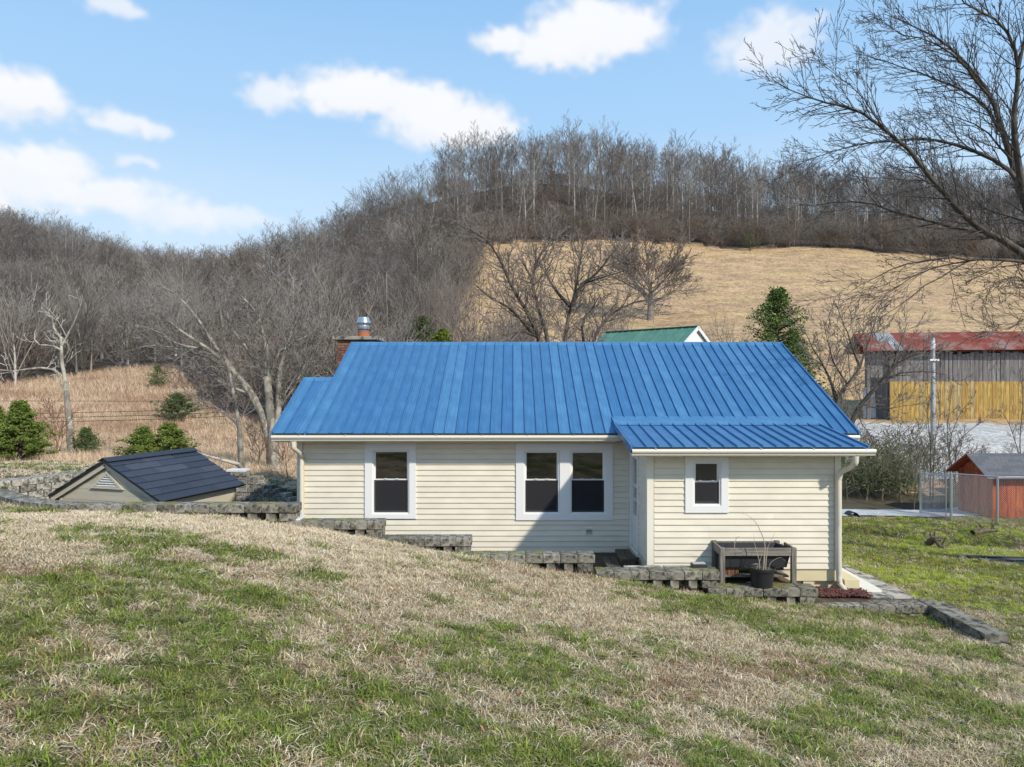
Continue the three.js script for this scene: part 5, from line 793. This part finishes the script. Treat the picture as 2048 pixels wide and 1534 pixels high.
// ---------------------------------------------------------------- evergreens: cedars with sprays of needles
const spray = (b, p, s, r) => { for (let k = 0; k < 3; k++) { const a = r() * 6.3, e = (r() - .35) * 1.6, d = V(Math.cos(a) * Math.cos(e), Math.sin(e), Math.sin(a) * Math.cos(e)), w = V(r() - .5, r() - .5, r() - .5).cross(d).normalize().multiplyScalar(s * .2), q = p.clone().addScaledVector(d, s); const i = b.p.length / 3, m = p.clone().lerp(q, .55); b.p.push(p.x, p.y, p.z, m.x + w.x, m.y + w.y, m.z + w.z, q.x, q.y, q.z, m.x - w.x, m.y - w.y, m.z - w.z); b.i.push(i, i + 1, i + 2, i, i + 2, i + 3); } };
const needle = [M(.135, .185, .03), M(.10, .155, .03), M(.19, .235, .03), M(.085, .13, .038)];
function cedar(name, label, px, py, d, hgt, wid, n, m, seed, open = 0, group) {
  const r = RNG(seed), x = (px - 1024) * d / F, y = py === null ? groundY(x, d) : at(px, py, d).y, t = buf(), c = buf(), g = thing(name, label, 'evergreen', group);
  tube(t, [V(0, -.2, 0), V(.03, hgt * .4, 0), V(-.02, hgt * .75, 0), V(0, hgt, 0)], [hgt * .025, hgt * .018, hgt * .01, .01], 6);
  const per = open ? 34 : 18, boughs = Math.round(n / per);
  for (let k = 0; k < boughs; k++) {
    const u = Math.pow((k + r()) / boughs, open ? 1.1 : 1.35), hy = hgt * (.03 + .95 * u), R = wid * (open ? 1 - Math.pow(u, open) : Math.pow(1 - u, .8)) * (open ? .35 + .75 * r() : .55 + .6 * r()) + .06, a = k * 2.4 + r() * 1.4, p0 = V(0, hy, 0), p1 = V(Math.cos(a) * R, hy + R * (open ? .05 + .4 * r() : .3 + .5 * r()), Math.sin(a) * R);
    tube(t, [p0, p1], [.018 * hgt / 3 + .004, .006], 4);
    const pads = open ? 3 : 2;
    for (let q = 0; q < per; q++) { const f = (open ? [1, .78, .55] : [1, .6])[q % pads], j = V((r() - .5), (r() - .4) * .55, (r() - .5)).multiplyScalar(open ? clamp(hgt * .085, .22, .7) : R * .62 + .12), pp = p0.clone().lerp(p1, f).add(j); spray(c, pp, (.07 + .06 * r()) * Math.pow(hgt / 2, open ? .35 : .5), r); }
  }
  part('trunk', fromBuf(t), mat.barkDark, g, 0); part('crown', fromBuf(c), m, g, 0); g.position.set(x, y, -d); return g;
}
cedar('cedar', 'rounded green cedar at the left edge beyond the lawn', 40, null, 24.5, 1.95, 1.05, 4600, needle[0], 401, 1.3); cedar('cedar', 'green cedar cut off by the left edge of the picture', -12, null, 25, 1.75, 1.0, 4000, needle[0], 412, 1.2); cedar('cedar', 'dark small cedar beside the dead tree trunk', 172, null, 29, 1.0, .5, 1200, needle[3], 402); cedar('cedar', 'green cedar shrub rising behind the dark shed roof', 338, null, 24.5, 1.35, .9, 3000, needle[0], 403, 1.4); cedar('cedar', 'low green cedar shrub left of the taller one behind the shed roof', 285, null, 24.2, 1.15, .8, 2600, needle[0], 404, 1.3); cedar('cedar', 'dark green cedar at the meadow edge under the pale limbs', 355, null, 43, 1.6, 1.5, 3000, needle[3], 405, 2); cedar('cedar', 'small dark cedar up at the wood edge above the meadow', 315, null, 60, 1.9, .9, 1000, needle[3], 406);
cedar('cedar', 'bright green cedar top just over the blue ridge near the chimney', 885, null, 44, 7.0, 2.2, 4500, needle[2], 407); cedar('cedar', 'tall open branched cedar right of the green roof', 1555, null, 44, 9.1, 2.15, 6000, needle[1], 408, 4.5); cedar('cedar', 'small dark cedar on the skyline of the pasture', 1500, null, 183, 5, 2.6, 700, needle[3], 409); cedar('cedar', 'dark shadowy cedar clump left of the pasture above the ridge', 845, null, 60, 6.2, 2.6, 2600, needle[3], 410);
cedar('cedar', 'dark green cedar low beside the tall open cedar', 1590, null, 46, 6.2, 2.2, 3000, needle[3], 411);
console.log('cedars done');
// ---------------------------------------------------------------- brush by the drive, near the meadow and by the walls
{
  const r = RNG(501), bush = (name, label, px, d, sc, m, k = 0, group) => { const x = (px - 1024) * d / F, t = thing(name, label, 'shrub', group), a = shade(new THREE.Mesh(bushKinds[k].crown, m)), b = shade(new THREE.Mesh(bushKinds[k].trunk, m)); a.name = 'crown'; b.name = 'stem'; t.add(a, b); t.position.set(x, groundY(x, d) - .1, -d); t.scale.set(sc * 1.2, sc, sc * 1.2); t.rotation.y = r() * 6.3; };
  bush('shrub', 'reddish brown leafless shrub at the foot of the dead tree', 115, 27.5, .55, mat.brushRed, 0); bush('shrub', 'brown leafless shrub left of the reddish one by the left cedar', 85, 28.5, .5, mat.brushRed, 1); bush('shrub', 'leafless shrub between the slim tree and the big pale tree', 515, 27, .6, mat.brush, 1); bush('shrub', 'reddish weeds beside the left corner of the house', 575, 24, .4, mat.brushRed, 0);
  for (let k = 0; k < 13; k++) bush('thicket_shrub', 'grey green twiggy shrub in the thicket between house corner and fence gate', 1690 + k * 12 + r() * 8, 33.2 + (k % 3) * 1.1, .62 + .28 * r(), k % 3 === 2 ? mat.brush : mat.brushGreen, k % 2, 'thicket along the drive');
  for (let k = 0; k < 7; k++) bush('bank_shrub', 'brown twiggy shrub on the stone bank behind the red shed', 1850 + k * 30, 35 + r(), .45 + .25 * r(), mat.brush, k % 2, 'shrubs at the foot of the stone bank');
  // fine grey-green leaf in the thicket
  const c = buf(); for (let k = 0; k < 2600; k++) { const px = 1682 + r() * 155, d = 32.8 + r() * 2.6, x = (px - 1024) * d / F; spray(c, V(x, groundY(x, d) + .5 + r() * 1.3 * (1 - .35 * Math.abs((px - 1740) / 90)), -d), .07 + .05 * r(), r); }
  const o = single('thicket_leaves', fromBuf(c), M(.19, .22, .10), 'sparse grey green leaves on the thicket along the drive', 'leaves', null, 0); o.userData.kind = 'stuff';
}

// ---------------------------------------------------------------- grass
function tuft(seed, n, hMin, hMax, lean, curl, wMin, wMax, spread) {
  const r = RNG(seed), p = [], i = [], col = [];
  for (let k = 0; k < n; k++) {
    const a = r() * 6.3, ln = lean * (.4 + r()), hh = lerp(hMin, hMax, r()), w = lerp(wMin, wMax, r()) / 2, x0 = (r() - .5) * spread, z0 = (r() - .5) * spread, ca = Math.cos(a), sa = Math.sin(a), v = .72 + .5 * r(), tw = v * (.94 + .12 * r()), b = p.length / 3;
    let x = x0, y = -.004, z = z0, ang = ln * .5, side = a + 1.57 + (r() - .5);
    for (let s = 0; s < 3; s++) { const ww = w * (s === 2 ? .25 : 1 - s * .2); p.push(x + Math.cos(side) * ww, y, z + Math.sin(side) * ww, x - Math.cos(side) * ww, y, z - Math.sin(side) * ww); col.push(v, tw, v, v, tw, v); ang += curl * (.5 + r()) + ln * .35; const st = hh / 2; x += Math.sin(ang) * ca * st; z += Math.sin(ang) * sa * st; y += Math.cos(ang) * st; }
    for (let s = 0; s < 2; s++) { const q = b + s * 2; i.push(q, q + 1, q + 2, q + 1, q + 3, q + 2); }
  }
  const g = new THREE.BufferGeometry(); g.setAttribute('position', new THREE.Float32BufferAttribute(p, 3)); g.setAttribute('color', new THREE.Float32BufferAttribute(col, 3)); g.setIndex(i); g.computeVertexNormals(); return g;
}
{
  const kinds = {
    dry: [tuft(1, 16, .035, .085, .55, .35, .0035, .007, .05), tuft(2, 16, .035, .08, .8, .5, .0035, .007, .06)],
    mat: [tuft(3, 15, .05, .14, 1.15, .7, .0035, .0075, .08), tuft(4, 15, .05, .13, 1.3, .5, .0035, .007, .09)],
    green: [tuft(5, 18, .035, .095, .45, .4, .0035, .0075, .05), tuft(6, 16, .035, .09, .75, .6, .004, .008, .06)] };
  const inst = { dry: [[], []], mat: [[], []], green: [[], []] }, r = RNG(600);
  const add = (x, d, sc) => {
    if (inside(YARDPOLY, x, d) || (d > 12.14 && d < 12.6 && x > -7.6 && x < 7.3) || (x > 6.98 && x < 7.45 && d > 10.5 && d < 12.6)) return;
    if (x < -7.3 && x > -12 && d > 12.1) { const wd = curve([[-11.6, 14.55], [-10.6, 14.15], [-9.75, 13.6], [-9, 12.95], [-8.2, 12.45], [-7.4, 12.18]], x); if (d > wd && d < wd + .55) return; }
    if (inside(DRIVE, x, d)) return;
    const g = green(x, d), b = brown(x, d), u = r(), kind = u < g * .66 ? 'green' : u < g * .66 + (1 - g) * (d > 8.5 ? .75 : .45) ? 'dry' : 'mat';
    const far = smooth(6.5, 11.5, d) * smooth(2, -4, x) ;
    let c;
    if (kind === 'green') { const k = r(); c = k < .42 ? [.145, .18, .026] : k < .62 ? [.20, .28, .024] : k < .84 ? [.09, .115, .025] : [.30, .28, .08]; if (d > 12.5 && x > 7) c = fbm(x * .7, d * .7, 3, 141) > .56 ? [.36, .42, .05] : [c[0] * 1.4, c[1] * 1.3, c[2]]; }
    else { const k = r(); c = k < .30 ? [.60, .475, .295] : k < .54 ? [.47, .355, .20] : k < .80 ? [.27, .19, .105] : [.76, .65, .47]; if (b > r() * 1.1) c = [.33, .195, .11]; if (far > r() * 1.2) c = [.76, .62, .44]; }
    const cl = .55 + .95 * fbm(x * 5, d * 5, 2, 151); inst[kind][r() < .5 ? 0 : 1].push([x, groundY(x, d) - .006, -d, r() * 6.3, sc * .98 * cl * (.75 + .55 * r()), c]);
  };
  // the lawn before the house: thick near, thinning in number as tufts take more room farther off
  for (let k = 0; k < 165000; k++) { const d = lerp(2.6, 12.2, Math.pow(r(), .78)), w = d * .80 + 1.1, x = (r() * 2 - 1) * w; add(x, d, lerp(.95, 1.25, smooth(3, 12, d))); }
  for (let k = 0; k < 46000; k++) { const d = lerp(10.3, 29.5, Math.pow(r(), .9)), x = lerp(6.6, d * .8 + 2, r()); if (x < 6.9 && d < 16) continue; add(x, d, lerp(1.0, 1.7, smooth(10, 28, d))); }
  for (let k = 0; k < 14000; k++) { const d = lerp(12.6, 25, r()), x = lerp(-d * .8 - 2, -5.2, r()); add(x, d, 1.3); }
  for (let k = 0; k < 5200; k++) { const x = lerp(-9, 7, r()), d = x < -7.4 ? curve([[-9, 12.85], [-8.2, 12.4], [-7.4, 12.14]], x) - r() * .22 : 12.14 - .25 * r() ** 2; add(x, d, 1.35); }
  const m = M(1, 1, 1, { vertexColors: true, roughness: .8 }), m4 = new THREE.Matrix4(), q = new THREE.Quaternion(), e = new THREE.Euler(), c = new THREE.Color(); let tot = 0;
  for (const [kind, nm, label] of [['dry', 'straw_grass', 'pale upright straw grass of the winter lawn'], ['mat', 'matted_grass', 'matted curled dead grass of the winter lawn'], ['green', 'green_grass', 'short green grass growing through the straw']]) {
    const G = new THREE.Group(); G.name = nm; G.userData = { label, category: 'grass', kind: 'stuff' }; scene.add(G);
    inst[kind].forEach((L, v) => { const im = new THREE.InstancedMesh(kinds[kind][v], m, L.length); L.forEach(([x, y, z, a, s, col], k) => { e.set((r() - .5) * .4, a, (r() - .5) * .4); im.setMatrixAt(k, m4.compose(V(x, y, z), q.setFromEuler(e), V(s, s * (.8 + .4 * r()), s))); im.setColorAt(k, c.setRGB(...col)); }); im.name = 'blades'; G.add(shade(im)); tot += L.length; });
  }
  // taller dry grass in the meadow and on the pasture
  const tall = [tuft(21, 12, .25, .6, .3, .2, .008, .016, .2), tuft(22, 12, .2, .5, .5, .3, .008, .016, .25)], MG = new THREE.Group(); MG.name = 'meadow_grass'; MG.userData = { label: 'tall tan dead grass of the rough meadow', category: 'grass', kind: 'stuff' }; scene.add(MG);
  const L2 = [[], []];
  for (let k = 0; k < 30000; k++) { const d = lerp(23, 70, Math.pow(r(), .8)), x = lerp(-d * .78 - 2, -5, r()); if (!inside(MEADOW, x, d)) continue; const n = fbm(x * .25, d * .25, 3, 131); if (n + r() * .3 < .35) continue; const b = fbm(x * .15, d * .3, 3, 137); c.setRGB(lerp(.64, .48, smooth(.45, .65, b)), lerp(.49, .33, smooth(.45, .65, b)), lerp(.34, .22, smooth(.45, .65, b))); const v = .8 + .4 * r(); L2[k % 2].push([x, groundY(x, d), -d, r() * 6.3, (.5 + .6 * r()) * lerp(.7, 1.4, smooth(25, 60, d)), [c.r * v, c.g * v, c.b * v]]); }
  L2.forEach((L, v) => { const im = new THREE.InstancedMesh(tall[v], m, L.length); L.forEach(([x, y, z, a, s, col], k) => { im.setMatrixAt(k, m4.compose(V(x, y, z), q.setFromEuler(e.set(0, a, 0)), V(s, s, s))); im.setColorAt(k, c.setRGB(...col)); }); im.name = 'blades'; MG.add(shade(im)); tot += L.length; });
  // moss on the wall tops
  const mg = tuft(31, 22, .006, .018, .6, .4, .003, .006, .05), MO = new THREE.InstancedMesh(mg, m, 900); let mk = 0;
  for (let k = 0; k < 9000 && mk < 900; k++) { const x = lerp(-7.4, 4.9, r()), run = [[-3.63, -7.45], [-2.17, -3.8], [-.68, -2.55], [1.4, -.95], [3.5, 1.42], [5.16, 3.3]].findIndex(([a, b]) => x < a && x > b); if (run < 0 || fbm(x * 2.2, run * 7.3, 3, 161) < .56) continue; const z = -12.53 + r() * .3; MO.setMatrixAt(mk, m4.compose(V(x, -2.04 - .2825 * run - .001, z), q.setFromEuler(e.set(0, r() * 6.3, 0)), V(1, 1, 1))); MO.setColorAt(mk++, c.setRGB(.26 + .1 * r(), .28 + .08 * r(), .04)); }
  MO.count = mk; MO.name = 'moss'; MO.userData = { label: 'yellow green moss on top of the block wall', category: 'moss', kind: 'stuff' }; scene.add(shade(MO));
  // a few brown leaves
  const lg = new THREE.SphereGeometry(.035, 7, 4, 0, 6.3, 0, .9), n = 90, im = new THREE.InstancedMesh(lg, mat.leaf, n);
  for (let k = 0; k < n; k++) { const d = lerp(3, 12, r()), x = (r() * 2 - 1) * d * .78; im.setMatrixAt(k, m4.compose(V(x, groundY(x, d) + .02, -d), q.setFromEuler(e.set(r() * 3, r() * 6, r() * 3)), V(.7 + r() * .6, .5 + .5 * r(), .4 + .4 * r()))); const v = .5 + r(); im.setColorAt(k, c.setRGB(v * 1.2, v, v)); }
  im.name = 'fallen_leaves'; im.userData = { label: 'scattered brown dead leaves on the lawn', category: 'leaves', kind: 'stuff' }; scene.add(shade(im));
  console.log('grass', tot);
}
renderer.render(scene, camera);
